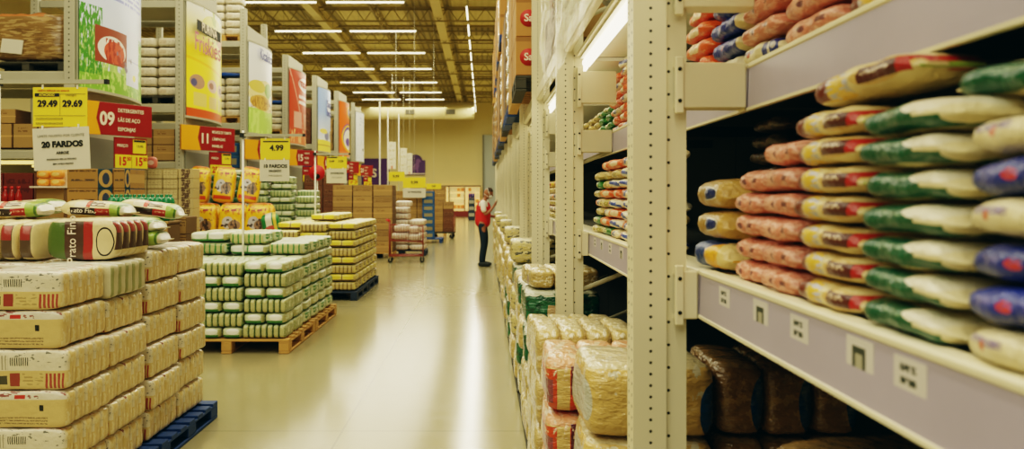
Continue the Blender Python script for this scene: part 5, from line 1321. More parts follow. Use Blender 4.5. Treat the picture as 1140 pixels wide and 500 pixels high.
o = sack_mesh(0.30, 0.14, 0.42, M['gsack'], 3); o = ob('pet_food_sack', o, None, (-3.40, 13.12, 0.872), (R(-4), R(-12), 0.0)); tag(o, 'green and white sack leaning at the aisle end of the yellow counter', 'bag')
t = thing('display_counter', 'bright yellow display counter carrying the pet food sacks', 'stand', (-4.12, 13.45, 0))
M['yel_counter'] = mat('counter_yellow', rgb(232, 178, 16), [('rect', 'xz', (0, 1, 0.0, 0.3), rgb(206, 150, 10)), ('bars', 'xz', (0, 1, 0.3, 0.9), rgb(222, 166, 12), {'freq': 3, 'duty': 0.04})], rough=0.4, vary=0)
MB().box((0, 0, 0.40), (1.62, 0.74, 0.80), 0, 0.01).build('body', M['yel_counter'], t); MB().box((0, 0, 0.815), (1.68, 0.80, 0.035), 0, 0.006).build('top', M['yel_counter'], t)
MB().box((0.5, -0.385, 0.72), (0.5, 0.02, 0.16), 0, 0.003).build('front_sign', M['yellow'], t)

# ---- cartons further down the aisle's banner side
for c in range(3):
    for l in range(6):
        for r in range(2):
            carton((-3.50 + 0.50 * c, 20.3 + 0.42 * r, 0.147 + 0.28 * l), 0.49, 0.41, 0.278, 'carton' if (c + l) % 3 else 'carton_p', f'kraft carton, {ORD[l]} layer, {["rack side", "middle", "aisle side"][c]}, {["front", "rear"][r]} of the stack behind the yellow bales', 'kraft cartons behind the yellow bales')
pallet((-3.0, 20.5, 0), 'wood pallet under the kraft cartons behind the yellow bales', 1.5, 0.9, M['wood'])
for c in range(2):
    for l in range(7):
        carton((-4.5 + 0.5 * c, 21.6, 0.147 + 0.28 * l), 0.49, 0.41, 0.278, 'carton_d', f'brown carton, {ORD[l]} layer, {["rack side", "aisle side"][c]} of the taller stack by the orange banner', 'brown cartons by the orange banner')
pallet((-4.25, 21.6, 0), 'dark pallet under the brown cartons by the orange banner', 1.0, 0.6, M['wood_dark'])
M['redoval'] = mat('red_oval_sign', rgb(196, 30, 30), [('ell', 'xz', (0.3, 0.7, 0.1, 0.45), rgb(40, 30, 30))], vary=0)
o = thing('round_sign', 'round red sign by the aisle boards past the yellow price sheet', 'sign', (-3.62, 17.6, 0))
MB().cyl((0, -0.02, 2.06), (0, 0.02, 2.06), 0.17, 0, 28).build('disc', M['redoval'], o); MB().cyl((0, 0.035, 0), (0, 0.035, 2.2), 0.014, 0, 8).box((0, 0.035, 0.01), (0.3, 0.3, 0.02)).build('stand', M['white'], o)

# ---- white sugar bales behind the shopping cart
M['sugar'] = mat('white_sugar_bale', rgb(226, 214, 196), [('rect', 'xz', (0, 1, 0.75, 1.2), rgb(232, 224, 212)), ('rect', 'xz', (0, 1, 0.0, 0.2), rgb(206, 170, 150)), ('bars', 'xz', (0, 1, 0.1, 0.75), rgb(214, 180, 160), {'freq': 5, 'duty': 0.18}), ('blob', 'xz', (0, 1, 0.2, 0.7), rgb(206, 140, 130), {'scale': 6, 'th': 0.62})], rough=0.35, coat=0.3, bump=0.4, bscale=8, vary=0.04)
SU = MB().soft((0, 0, 0.08), (0.42, 0.42, 0.155), 4, 7, 0.005, 6).mesh('sugar_bale', M['sugar'])
for c in range(3):
    for r in range(2):
        for l in range(7 if c < 2 else 5):
            o = ob('sugar_bale', SU, None, (-2.58 + 0.43 * c, 21.15 + 0.43 * r, 0.137 + 0.161 * l), (0, 0, jit(0.04))); tag(o, f'white sugar bale, {ORD[l]} layer, {["rack side", "middle", "aisle side"][c]}, {["front", "rear"][r]} of the pile behind the shopping cart', 'bale', 'white sugar bales behind the shopping cart')
for i in range(2):
    o = ob('sugar_bale', SU, None, (-2.58 + 0.50 * i, 21.3, 0.137 + 0.161 * 7 + 0.005), (0, 0, 0.15 - 0.2 * i)); tag(o, f'loose white sugar bale on top of the pile, {["rack side", "middle"][i]} one', 'bale', 'white sugar bales behind the shopping cart')
pallet((-2.15, 21.42, 0), 'dark pallet under the white sugar bales', 1.32, 0.90, M['wood_navy'], h=0.135)
# ---- kraft cartons and the blue carton column
for c in range(3):
    for l in range(6):
        carton((-2.86 + 0.44 * c, 27.0, 0.147 + 0.262 * l), 0.435, 0.42, 0.26, 'carton_p' if l > 3 else 'carton', f'kraft carton, {ORD[l]} layer, {["far", "middle", "blue column"][c]} side of the stack next to the blue cartons', 'kraft cartons next to the blue cartons')
for l in range(7):
    carton((-1.80, 26.60, 0.147 + 0.222 * l), 0.40, 0.3, 0.22, 'bluebox', f'blue carton, {ORD[l]} of the blue column beside the kraft cartons', 'blue cartons in a column')
pallet((-2.22, 26.95, 0), 'blue pallet under the kraft and blue cartons', 1.75, 1.1, M['wood_blue'])
for c in range(3):
    for l in range(7):
        carton((-2.6 + 0.46 * c, 31.5, 0.147 + 0.25 * l), 0.45, 0.42, 0.248, 'carton_p', f'kraft carton, {ORD[l]} layer, {["first", "second", "third"][c]} column of the far stack past the blue cartons', 'kraft cartons far along the aisle')
pallet((-2.14, 31.5, 0), 'wood pallet under the far kraft cartons', 1.4, 0.6, M['wood'])
M['paleg'] = mat('pale_goods', rgb(222, 206, 150), [('text', 'xz', (0, 1, 0, 1), rgb(206, 150, 90), {'scale': 8, 'rows': 3})], vary=0.08)
PG = MB().soft((0, 0, 0.148), (0.5, 0.4, 0.286), 5, 5, 0.004, 1).mesh('pale_pack', M['paleg'])
for c in range(6):
    for l in range(7 - c % 2):
        o = ob('pale_pack', PG, None, (-6.2 + 0.55 * c, 43.5, 0.005 + 0.302 * l)); tag(o, f'pale yellow pack, {ORD[l]} of the {ORF[c]} stack far behind the kraft cartons', 'pack', 'pale yellow packs far behind')

# ---- refrigerated display on the back wall
fr = thing('refrigerated_display', 'lit refrigerated wall display at the far end of the aisle', 'fridge', (-1.93, 59.2, 0))
M['fridge'] = mat('fridge_shell', rgb(120, 100, 70), rough=0.5, vary=0)
M['fridge_lit'] = mat('fridge_lit_back', rgb(250, 214, 140), emit=1.8, vary=0)
M['fridge_red'] = mat('fridge_red_base', rgb(130, 40, 30), rough=0.5, vary=0)
MB().box((0, 0.42, 1.15), (3.4, 0.05, 2.1)).build('lit_back', M['fridge_lit'], fr)
MB().box((0, 0.1, 2.22), (3.5, 0.75, 0.12)).build('canopy', M['fridge'], fr)
for x in (-1.72, -0.57, 0.57, 1.72): MB().box((x, 0.1, 1.15), (0.07, 0.7, 2.2)).build('upright', M['fridge'], fr)
MB().box((0, 0.05, 0.2), (3.46, 0.8, 0.40), 0, 0.02).build('base', M['fridge_red'], fr)
for i in range(4): MB().box((0, 0.12, 0.56 + 0.42 * i), (3.4, 0.5, 0.03)).build('shelf', M['letter'], fr)
M['fp1'] = mat('chilled_pack_orange', rgb(226, 140, 60), vary=0.15, emit=0.5)  # packs glow a little: the display's light is put into their material
M['fp2'] = mat('chilled_pack_cream', rgb(238, 216, 160), vary=0.12, emit=0.5)
FPM = [MB().box((0, 0, 0.13), (0.24, 0.2, 0.26), 0, 0.02).mesh('chilled_pack', M[k]) for k in ('fp1', 'fp2')]
for i in range(4):
    for c in range(12):
        if c in (3, 8): continue
        o = ob('chilled_pack', FPM[1 if random.random() < 0.55 else 0], None, (-1.93 - 1.5 + 0.272 * c, 59.2, 0.577 + 0.42 * i), (0, 0, 0)); tag(o, 'small chilled food pack on the lit refrigerated shelves', 'pack', 'chilled packs on the refrigerated shelves')
ds = thing('display_stand', 'slim dark display stand with blue bottles before the refrigerated display', 'stand', (-0.72, 50.0, 0))
MB().box((0, 0, 0.7), (0.42, 0.42, 1.38), 0, 0.02).build('body', M['wood_navy'], ds)
for i in range(3): MB().box((0, -0.23, 0.35 + 0.4 * i), (0.34, 0.06, 0.2)).build('tray', M['grey'], ds)
M['bluebottle'] = mat('blue_bottle', rgb(36, 40, 130), rough=0.25, vary=0.05)
BB = bottle_mesh(0.36, 0.06, M['bluebottle'], M['bluebottle'])
for i in range(3):
    o = ob('blue_bottle', BB, None, (-0.85 + 0.13 * i, 50.0, 1.392)); tag(o, f'blue bottle on top of the slim dark stand, {ORF[i]} of three', 'bottle', 'blue bottles on the slim stand')
# ================================================================== LOADS ON THE HIGH LEVEL OF THE CREAM SHELVING
M['carton_sa'] = carton_mat('kraft_carton_flap', rgb(178, 128, 68), [('rect', 'xz', (0, 1, 0.88, 1.1), rgb(150, 104, 52))])
M['reddisc'] = mat('red_disc', rgb(186, 40, 30), rough=0.6, vary=0)
M['filmsack'] = mat('film_sacks', rgb(222, 216, 196), [('blob', 'yz', (0, 1, 0, 1), rgb(70, 110, 66), {'scale': 5, 'th': 0.58}), ('blob', 'yz', (0, 1, 0, 1), rgb(90, 78, 96), {'scale': 7, 'th': 0.62})], rough=0.25, coat=0.5, bump=0.6, bscale=8, vary=0.08)
FS = MB().soft((0, 0, 0.11), (0.49, 0.46, 0.208), 4, 7, 0.006, 3).mesh('film_sack', M['filmsack'])
HB = 2.512
def high_pallet(loc, label, m): return pallet(loc, label, 1.02, 0.98, M[m])
word = ['first', 'second', 'third', 'fourth', 'fifth', 'sixth', 'seventh', 'eighth', 'ninth', 'tenth', 'eleventh', 'twelfth', 'thirteenth', 'fourteenth', 'fifteenth', 'sixteenth']
n = 0
for b in range(2, 10):
    for h in range(2):
        y = Y1 + BAY * b + 0.14 + 0.52 + h * 1.12
        for lvl in ((0,) if b < 5 else (0, 1)):
            if b > 6 and lvl == 1 and h == 1: continue
            z = HB + lvl * 1.80
            X = 0.80
            w = word[n % 16] if n < 16 else word[n % 16] + ' upper'
            n += 1
            pm_ = ['wood_blue', 'wood_dark', 'wood', 'wood_blue'][n % 4] if n > 1 else 'wood_dark'
            where = f'{w} high load above the shelving'
            high_pallet((X, y, z), f'{"blue" if pm_ == "wood_blue" else "dark" if pm_ == "wood_dark" else "plain wood"} pallet under the {where}', pm_)
            kind = ['carton_sa', 'carton_sa', 'film', 'carton', 'carton_sa', 'film', 'carton_p'][(n - 1) % 7]
            for l in range(4 if kind != 'film' else 6):
                for c in range(2):
                    for r in range(2):
                        if lvl == 1 and (c == 1): continue
                        if c == 1 and r == 1: continue
                        if kind == 'film':
                            o = ob('film_sack', FS, None, (X - 0.255 + 0.51 * c, y - 0.24 + 0.48 * r, z + 0.152 + 0.218 * l), (0, 0, jit(0.05))); tag(o, f'film-wrapped sack, {ORD[l]} layer, {["aisle", "inner"][c]} {["near", "far"][r]} corner of the {where}', 'bag', 'film-wrapped sacks on the high loads')
                        else:
                            o = carton((X - 0.255 + 0.51 * c, y - 0.24 + 0.48 * r, z + 0.148 + 0.352 * l), 0.505, 0.475, 0.35, kind, f'kraft carton, {ORD[l]} layer, {["aisle", "inner"][c]} {["near", "far"][r]} corner of the {where}', 'kraft cartons on the high loads')
                            if n == 1 and r == 0 and l < 3:
                                q = Vector((-0.135 if c == 0 else 0.02, -0.236, 0.165))
                                MB().cyl((q.x, -0.2345, q.z), (q.x, -0.238, q.z), 0.078, 0, 24).build('red_disc', M['reddisc'], o)
                                text('Sa', 0.092, (q.x, -0.240, q.z), M['letter'], o, bold=0.002)
for l in range(1):
    for r in range(3):
        carton((0.76, 5.14 + 0.62 * r, HB), 0.5, 0.6, 0.46, 'carton', f'plain kraft carton above the canopy past the second upright, {word[r]} along', 'plain kraft cartons above the canopy')
M['lowload'] = mat('dim_wrapped_goods', rgb(120, 112, 92), [('blob', 'yz', (0, 1, 0, 1), rgb(80, 76, 64), {'scale': 5, 'th': 0.5})], rough=0.4, coat=0.4, bump=0.6, bscale=6, vary=0.05)
o = MB().soft((0, 0, 0.5), (0.6, 1.6, 1.0), 8, 9, 0.02, 9).build('wrapped_load', M['lowload'], None, (0.86, 3.5, HB + 0.01)); tag(o, 'grey film-wrapped load above the canopy behind the hanging film', 'bale')
# hanging clear film along the canopy edge
N = Nodes('clear_film')
N.nt.nodes.remove(N.b)
tr = N.n('ShaderNodeBsdfTransparent'); tr.inputs[0].default_value = (0.93, 0.93, 0.9, 1)
gl = N.n('ShaderNodeBsdfGlossy'); gl.inputs['Roughness'].default_value = 0.12; gl.inputs[0].default_value = (0.95, 0.93, 0.86, 1)
df = N.n('ShaderNodeBsdfTranslucent'); df.inputs[0].default_value = rgb(210, 206, 190)
tc = N.n('ShaderNodeTexCoord')
nz = N.noise(tc.outputs['Object'], 6.0, 3, 0.6, (1, 0.35, 2.4))
lw = N.n('ShaderNodeLayerWeight'); lw.inputs[0].default_value = 0.25
mx = N.n('ShaderNodeMixShader'); mx2 = N.n('ShaderNodeMixShader')
bp = N.n('ShaderNodeBump'); bp.inputs['Strength'].default_value = 0.35; bp.inputs['Distance'].default_value = 0.02
N.l(nz, bp.inputs['Height']); N.l(bp.outputs[0], gl.inputs['Normal'])
N.l(N.math('MULTIPLY_ADD', nz, 0.20, 0.03), mx.inputs[0]); N.l(tr.outputs[0], mx.inputs[1]); N.l(gl.outputs[0], mx.inputs[2])
N.l(N.math('MULTIPLY', nz, 0.05), mx2.inputs[0]); N.l(mx.outputs[0], mx2.inputs[1]); N.l(df.outputs[0], mx2.inputs[2])
N.l(mx2.outputs[0], N.nt.nodes['Material Output'].inputs[0])
M['film'] = N.m
def film(label, y0, y1, z0, z1, x, seed):
    m = MB()
    def f(u, v):
        y = y0 + u * (y1 - y0)
        zb = z0 + 0.035 * noise.noise(Vector((u * 7, seed, 0)))
        z = zb + v * (z1 - zb)
        xx = x + 0.020 * noise.noise(Vector((y * 1.3, z * 5, seed))) + 0.006 * noise.noise(Vector((y * 5, z * 9, seed + 4)))
        return Vector((xx, y, z))
    m.grid(60, 14, f)
    o = m.build('hanging_film', M['film'], None); return tag(o, label, 'film')
film('clear plastic film hanging over the canopy edge by the second upright', 2.35, 5.0, 2.17, 3.3, 0.36, 1)

# ================================================================== CARTS
M['cartred'] = mat('cart_red_brown', rgb(132, 52, 34), rough=0.4, vary=0)
M['tyre'] = mat('caster_rubber', rgb(34, 32, 30), rough=0.7, vary=0)
def caster(parent, x, y, r=0.055):
    c = MB().cyl((x, y - 0.018, r), (x, y + 0.018, r), r, 0, 14).build('wheel', M['tyre'], parent)
    MB().box((x, y - 0.026, r + 0.03), (0.03, 0.006, 0.09)).box((x, y + 0.026, r + 0.03), (0.03, 0.006, 0.09)).box((x, y, r + 0.075), (0.04, 0.06, 0.012)).build('fork', M['chrome'], c)
t = thing('shopping_cart', 'red-brown wire shopping cart loaded with white bags in the aisle', 'cart', (-1.80, 19.05, 0), R(4))
m = MB(); r_ = 0.013
for y in (-0.25, 0.25):
    m.tube([(-0.40, y, 0.14), (-0.40, y, 0.96)], r_ * 1.2)
    m.tube([(0.38, y, 0.14), (0.38, y, 0.86)], r_ * 1.2)
    m.tube([(-0.40, y, 0.16), (0.38, y, 0.16)], r_)
    m.tube([(-0.40, y, 0.52), (0.38, y, 0.48)], r_)
for x, z in ((-0.40, 0.16), (0.38, 0.16), (0.38, 0.48), (-0.40, 0.52)): m.tube([(x, -0.25, z), (x, 0.25, z)], r_)
m.build('frame', M['cartred'], t)
m = MB()
for y in (-0.25, 0.25):
    m.tube([(-0.40, y, 0.88), (0.38, y, 0.84)], 0.009)
    for i in range(15):
        x = -0.40 + 0.78 * i / 14; m.cyl((x, y, 0.52 - 0.04 * i / 14), (x, y, 0.88 - 0.04 * i / 14), 0.0035, 0, 5)
    for k in range(1, 4): m.cyl((-0.40, y, 0.52 + 0.09 * k), (0.38, y, 0.48 + 0.09 * k), 0.0035, 0, 5)
for x, za, zb in ((-0.40, 0.52, 0.88), (0.38, 0.48, 0.84)):
    m.tube([(x, -0.25, zb), (x, 0.25, zb)], 0.009)
    for i in range(9):
        y = -0.25 + 0.5 * i / 8; m.cyl((x, y, za), (x, y, zb), 0.0035, 0, 5)
for i in range(11):
    y = -0.25 + 0.5 * i / 10; m.cyl((-0.4, y, 0.52), (0.38, y, 0.48), 0.0035, 0, 5)
m.build('wire_basket', M['cartred'], t)
m = MB()
for i in range(9):
    y = -0.25 + 0.5 * i / 8; m.cyl((-0.4, y, 0.17), (0.38, y, 0.17), 0.005, 0, 5)
m.build('lower_rack', M['cartred'], t)
MB().tube([(-0.40, -0.25, 0.96), (-0.47, -0.25, 1.0), (-0.47, 0.25, 1.0), (-0.40, 0.25, 0.96)], 0.016).build('handle', M['redcap'], t)
for x in (-0.38, 0.36):
    for y in (-0.22, 0.22): caster(t, x, y)
for i, (x, y, z, rz, sx) in enumerate(((-0.14, 0, 0.53, 0.03, 1.0), (0.20, 0.0, 0.50, -0.04, 0.7), (-0.10, 0.0, 0.712, 0.1, 0.95), (0.18, 0.01, 0.68, 0.05, 0.6))):
    o = ob('sugar_bale', SU, None, (-1.80 + x, 19.05 + y, z), (0, 0, rz)); o.scale = (sx, 0.98, 1.08)
    tag(o, f'white bag bale in the shopping cart, {["bottom by the handle", "bottom at the nose", "top by the handle", "top at the nose"][i]}', 'bag', 'white bags in the shopping cart')
t = thing('platform_trolley', 'flat trolley with red-brown push frame carrying brown cartons, far down the aisle', 'cart', (-1.45, 29.4, 0), R(-3))
m = MB()
m.box((0, 0, 0.21), (0.86, 0.6, 0.05), 0, 0.008)
m.build('platform', M['wood_dark'], t)
MB().tube([(-0.41, -0.27, 0.2), (-0.41, -0.27, 1.05), (-0.41, 0.27, 1.05), (-0.41, 0.27, 0.2)], 0.018).tube([(0.41, -0.27, 0.2), (0.41, -0.27, 0.8), (0.41, 0.27, 0.8), (0.41, 0.27, 0.2)], 0.018).build('push_frame', M['cartred'], t)
for x in (-0.32, 0.32):
    for y in (-0.22, 0.22): caster(t, x, y, 0.085)
for c in range(2):
    for l in range(4):
        carton((-1.45 - 0.19 + 0.38 * c, 29.4, 0.242 + 0.275 * l), 0.375, 0.44, 0.273, 'carton_p' if l > 2 else ('carton_d' if c else 'carton'), f'brown carton on the far trolley, {ORD[l]} layer, {["push-frame side", "front side"][c]}', 'brown cartons on the far trolley')
o = ob('sugar_bale', SU, None, (-1.62, 28.95, 0.62), (R(60), 0, 0.1)) if False else None

# ================================================================== THE WORKER
def skin(name, V, E, m, parent, levels=2, root=0, extra=None, smooth=True):
    me = bpy.data.meshes.new('tmp'); me.from_pydata([v[:3] for v in V], E, [])
    o = bpy.data.objects.new('tmp', me); COL.objects.link(o)
    sk = o.modifiers.new('s', 'SKIN'); sk.use_smooth_shade = True; sk.branch_smoothing = 0.3
    for i, v in enumerate(V):
        d = me.skin_vertices[0].data[i]
        d.radius = (v[3], v[4] if len(v) > 4 else v[3]); d.use_root = (i == root)
    ss = o.modifiers.new('b', 'SUBSURF'); ss.levels = levels; ss.render_levels = levels
    dg = bpy.context.evaluated_depsgraph_get()
    me2 = bpy.data.meshes.new_from_object(o.evaluated_get(dg))
    bpy.data.objects.remove(o); bpy.data.meshes.remove(me)
    if extra:
        b = MB(); b.bm.from_mesh(me2); extra(b); b.bm.to_mesh(me2); b.bm.free()
    for p in me2.polygons: p.use_smooth = smooth
    me2.materials.clear(); me2.materials.append(m)
    me2.name = name
    return ob(name, me2, parent)
M['skin'] = mat('skin_brown', rgb(150, 96, 66), rough=0.5, vary=0)
M['vest'] = mat('vest_red', rgb(206, 32, 30), [('blob', 'xz', (0, 1, 0, 1), rgb(180, 24, 26), {'scale': 4, 'th': 0.55})], rough=0.7, vary=0)
M['shirt'] = mat('shirt_white', rgb(228, 222, 208), rough=0.8, vary=0)
M['jeans'] = mat('jeans_navy', rgb(20, 34, 52), rough=0.85, vary=0, mottle=0.15, mscale=12)
M['shoe'] = mat('shoe_dark', rgb(22, 26, 28), rough=0.6, vary=0)
M['hair'] = mat('hair_dark', rgb(58, 40, 28), rough=0.8, vary=0)
M['mask'] = mat('mask_white', rgb(232, 230, 220), rough=0.8, vary=0)
P = thing('person', 'standing person in red vest, white shirt and dark jeans, facing the shelving, masked, head bowed', 'person', (-0.01, 17.9, 0), R(-8))
hands = {}
def finger_chain(V, E, base, pts, rad):
    i0 = len(V)
    for k, p in enumerate(pts): V.append((p[0], p[1], p[2], rad * (1 - 0.12 * k)))
    for k in range(len(pts) - 1): E.append((i0 + k, i0 + k + 1))
    return i0
V = [(0, 0, 0.95, 0.085, 0.115), (0.005, 0, 1.12, 0.085, 0.125), (0.02, 0, 1.30, 0.105, 0.165), (0.03, 0, 1.42, 0.085, 0.13), (0.055, 0, 1.49, 0.055), (0.08, 0, 1.545, 0.06), (0.11, 0, 1.60, 0.078), (0.115, 0, 1.66, 0.075)]
E = [(i, i + 1) for i in range(7)]
for s in (-1, 1):
    i0 = len(V)
    V += [(0.0, s * 0.095, 0.88, 0.092), (0.03, s * 0.10, 0.68, 0.078), (0.035, s * 0.10, 0.48, 0.056), (0.0, s * 0.10, 0.28, 0.052), (-0.02, s * 0.10, 0.10, 0.038)]
    E += [(0, i0)] + [(i0 + k, i0 + k + 1) for k in range(4)]
arms = {-1: [(0.03, -0.19, 1.40, 0.055), (0.05, -0.235, 1.27, 0.047), (0.09, -0.25, 1.14, 0.040), (0.19, -0.20, 1.23, 0.036), (0.265, -0.16, 1.335, 0.027)],
        1: [(0.03, 0.19, 1.40, 0.055), (0.06, 0.23, 1.27, 0.047), (0.10, 0.23, 1.13, 0.040), (0.20, 0.15, 1.10, 0.036), (0.30, 0.08, 1.10, 0.027)]}
for s, A_ in arms.items():
    i0 = len(V); V += A_; E += [(3, i0)] + [(i0 + k, i0 + k + 1) for k in range(4)]
    w, e = Vector(A_[4][:3]), Vector(A_[3][:3]); d = (w - e).normalized()
    side = Vector((0.25, 1, 0)).normalized(); side = (side - d * side.dot(d)).normalized(); nrm = d.cross(side).normalized()
    pm1 = w + d * 0.045
    V.append((*pm1, 0.034, 0.022)); E.append((i0 + 4, len(V) - 1))
    V.append((*(w + d * 0.085), 0.034, 0.018)); E.append((len(V) - 2, len(V) - 1)); tip = len(V) - 1
    hands[s] = (w, d, side, nrm)
def add_hands(b):
    pass
body = skin('body', V, E, M['skin'], P)
# head details and fingers belong to the same body mesh
b = MB(); b.bm.from_mesh(body.data)
hc = Vector((0.125, 0, 1.625))
hr = Matrix.Rotation(R(28), 4, 'Y')
def hp(x, y, z): return hc + (hr @ Vector((x, y, z)))
def blob(c, s, rot=None):
    g = bmesh.ops.create_uvsphere(b.bm, u_segments=18, v_segments=12, radius=1.0)
    bmesh.ops.transform(b.bm, matrix=Matrix.Translation(c) @ hr @ Matrix.Diagonal((s[0], s[1], s[2], 1)), verts=g['verts'])
    for v in g['verts']:
        for f in v.link_faces: f.smooth = True
blob(hp(0, 0, 0), (0.098, 0.078, 0.118))
blob(hp(0.025, 0, -0.06), (0.072, 0.062, 0.070))
blob(hp(0.105, 0, -0.012), (0.022, 0.014, 0.028))
for s in (-1, 1): blob(hp(-0.008, s * 0.079, -0.005), (0.022, 0.010, 0.034))
blob(hp(0.090, 0, 0.024), (0.014, 0.05, 0.012))
for s, (w, d, side, nrm) in hands.items():
    for k in range(4):
        L = (0.072, 0.080, 0.075, 0.06)[k]
        p0 = w + d * 0.085 + side * (-0.027 + 0.018 * k); curl = 0.35
        pts = [p0]
        dd = d.copy()
        for q in range(3):
            dd = (dd + nrm * (curl if s > 0 else curl * 0.5)).normalized(); pts.append(pts[-1] + dd * L / 3)
        for q in range(3): b.cyl(pts[q], pts[q + 1], 0.0085 - 0.0008 * q, 0, 8); b.ball(pts[q + 1], (0.008,) * 3, 0, 8, 6)
    tp = w + d * 0.035 - side * 0.03; t1 = tp + (d * 0.6 - side * 0.7).normalized() * 0.035; t2 = t1 + (d + nrm * 0.4).normalized() * 0.03
    b.cyl(tp, t1, 0.011, 0, 8); b.cyl(t1, t2, 0.0095, 0, 8); b.ball(t1, (0.0105,) * 3, 0, 8, 6); b.ball(t2, (0.009,) * 3, 0, 8, 6)
b.bm.to_mesh(body.data); b.bm.free()
# hair, mask, eyes
m = MB(); g = bmesh.ops.create_uvsphere(m.bm, u_segments=22, v_segments=16, radius=1.0)
for v in list(m.bm.verts):
    if v.co.z < -0.12 - 0.75 * v.co.x * (1 if v.co.x < 0 else -0.9): m.bm.verts.remove(v)
bmesh.ops.transform(m.bm, matrix=Matrix.Translation(hp(-0.004, 0, 0.006)) @ hr @ Matrix.Diagonal((0.103, 0.083, 0.120, 1)), verts=list(m.bm.verts))
for f in m.bm.faces: f.smooth = True
m.build('hair', M['hair'], P)
m = MB(); g = bmesh.ops.create_uvsphere(m.bm, u_segments=22, v_segments=16, radius=1.0)
for v in list(m.bm.verts):
    if v.co.x < 0.25: m.bm.verts.remove(v)
bmesh.ops.transform(m.bm, matrix=Matrix.Translation(hp(0.032, 0, -0.055)) @ hr @ Matrix.Diagonal((0.095, 0.074, 0.062, 1)), verts=list(m.bm.verts))
for f in m.bm.faces: f.smooth = True
mk = m.build('face_mask', M['mask'], P)
m = MB()
for s in (-1, 1):
    for z0_, z1_ in ((-0.03, 0.09), (-0.08, -0.06)):
        pts = [hp(0.06, s * 0.066, z0_), hp(0.0, s * 0.083, (z0_ + z1_) / 2), hp(-0.07, s * 0.06, z1_)]
        for a_, b_ in zip(pts, pts[1:]): m.cyl(a_, b_, 0.005, 0, 6)
m.build('mask_strap', M['mask'], mk)
m = MB()
for s in (-1, 1): m.ball(hp(0.088, s * 0.030, 0.006), (0.010, 0.013, 0.009), 0, 10, 8)
m.build('eyes', M['ink'], P)
skin('shirt', [(0.0, 0, 1.02, 0.115, 0.155), (0.005, 0, 1.14, 0.112, 0.158), (0.02, 0, 1.30, 0.115, 0.172), (0.03, 0, 1.42, 0.09, 0.135), (0.05, 0, 1.48, 0.062),
   (0.03, -0.19, 1.40, 0.068), (0.05, -0.24, 1.27, 0.064), (0.075, -0.252, 1.19, 0.062), (0.03, 0.19, 1.40, 0.068), (0.06, 0.235, 1.27, 0.064), (0.085, 0.242, 1.19, 0.062)],
   [(0, 1), (1, 2), (2, 3), (3, 4), (3, 5), (5, 6), (6, 7), (3, 8), (8, 9), (9, 10)], M['shirt'], P)
skin('vest', [(-0.005, 0, 0.83, 0.160, 0.195), (0.0, 0, 1.06, 0.142, 0.184), (0.015, 0, 1.28, 0.132, 0.182), (0.025, 0, 1.40, 0.108, 0.155), (0.035, 0, 1.45, 0.085, 0.10)],
   [(0, 1), (1, 2), (2, 3), (3, 4)], M['vest'], P)
VV = [(0, 0, 1.03, 0.105, 0.145), (0, 0, 0.90, 0.120, 0.160)]; EE = [(0, 1)]
for s in (-1, 1):
    i0 = len(VV)
    VV += [(0.0, s * 0.095, 0.82, 0.102), (0.03, s * 0.10, 0.66, 0.090), (0.035, s * 0.10, 0.48, 0.074), (0.0, s * 0.10, 0.28, 0.068), (-0.02, s * 0.10, 0.07, 0.062)]
    EE += [(1, i0)] + [(i0 + k, i0 + k + 1) for k in range(4)]
skin('jeans', VV, EE, M['jeans'], P)
for s in (-1, 1):
    def sf(q, p):
        k = 1.0 if p.x < 0.1 else 1.0 - 0.45 * (p.x - 0.1)
        return Vector((q.x, q.y * (0.85 + 0.15 * min(1, abs(p.x))), q.z * (k if p.z > 0 else 1.0)))
    MB().soft((0.045, s * 0.105, 0.052), (0.285, 0.105, 0.104), 3.4, 6, 0.0, 0, 0, sf).build('shoe', M['shoe'], P)
w, d, side, nrm = hands[1]
held = thing('held_pack', 'small green and white pack held in the person\'s lower hand', 'pack', (-0.01 + 0.40, 17.9 - 0.03, 1.01))
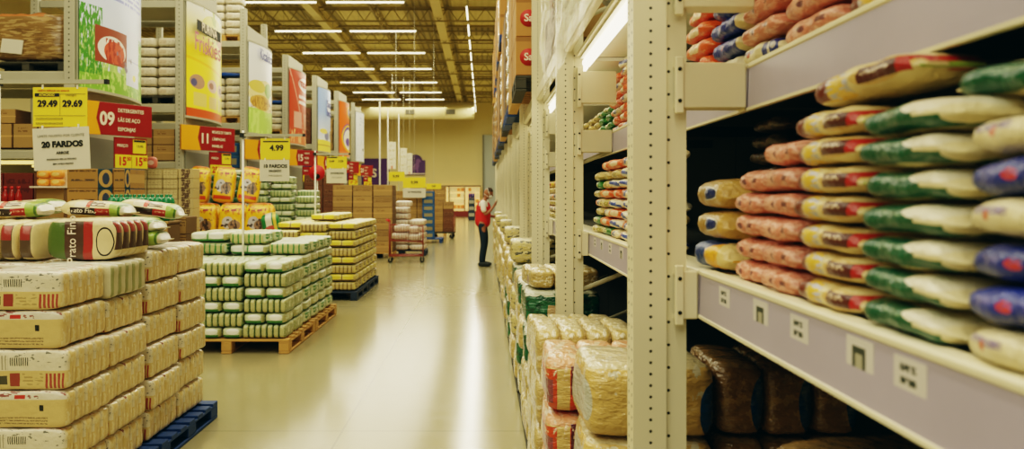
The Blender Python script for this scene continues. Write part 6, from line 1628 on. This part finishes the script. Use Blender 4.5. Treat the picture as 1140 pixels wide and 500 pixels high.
M['heldgreen'] = mat('held_pack_green', rgb(70, 88, 44), [('rect', 'xz', (0, 1, 0.0, 0.4), rgb(226, 214, 196))], vary=0)
MB().soft((0.0, 0.06, 0.0), (0.10, 0.08, 0.20), 4, 5, 0.004, 1).build('pack_body', M['heldgreen'], held)

# ================================================================== LIGHT
def area(loc, sx, sy, power, col=(1.0, 0.90, 0.70), rot=(0, 0, 0), name='area_lamp'):
    l = bpy.data.lights.new(name, 'AREA'); l.shape = 'RECTANGLE'; l.size = sx; l.size_y = sy; l.energy = power; l.color = col
    o = bpy.data.objects.new(name, l); COL.objects.link(o); o.location = loc; o.rotation_euler = rot
    return o
WARM = (1.0, 0.94, 0.74)
for Y in (2.0, 14.0, 26.0, 38.0, 50.0):
    area((-5.05, Y, 7.48), 5.2, 11.0, 1120 * (1.35 if Y > 30 else 1.0), WARM)
    area((-0.53, Y, 7.48), 0.35, 11.0, 640, WARM)
area((-3.0, -2.5, 5.2), 8.0, 2.0, 260, WARM, (R(38), 0, 0))  # added fill lamp behind the camera, no fixture of the hall
w = bpy.data.worlds.new('world'); bpy.context.scene.world = w; w.use_nodes = True
bg = w.node_tree.nodes['Background']; bg.inputs[0].default_value = (1.0, 0.92, 0.74, 1); bg.inputs[1].default_value = 0.12

finish_texts()
sc = bpy.context.scene
vs = sc.view_settings
vs.view_transform = 'Filmic'
vs.look = 'High Contrast'
vs.exposure = -1.1
# film-like tone: warm highlights, slightly green-blue blacks
vs.use_curve_mapping = True
cm = vs.curve_mapping
for i, pts in enumerate((((0, 0.0), (0.5, 0.50), (1, 1.0)), ((0, 0.010), (0.5, 0.505), (1, 0.985)), ((0, 0.012), (0.5, 0.45), (1, 0.90)))):
    c = cm.curves[i]
    c.points[0].location = pts[0]; c.points[-1].location = pts[2]; c.points.new(*pts[1])
cm.update()
sc.cycles.use_denoising = True
sc.cycles.max_bounces = 8
sc.cycles.diffuse_bounces = 4
sc.cycles.glossy_bounces = 3
sc.cycles.transparent_max_bounces = 8
sc.cycles.caustics_reflective = False
sc.cycles.caustics_refractive = False
sc.cycles.sample_clamp_indirect = 6.0
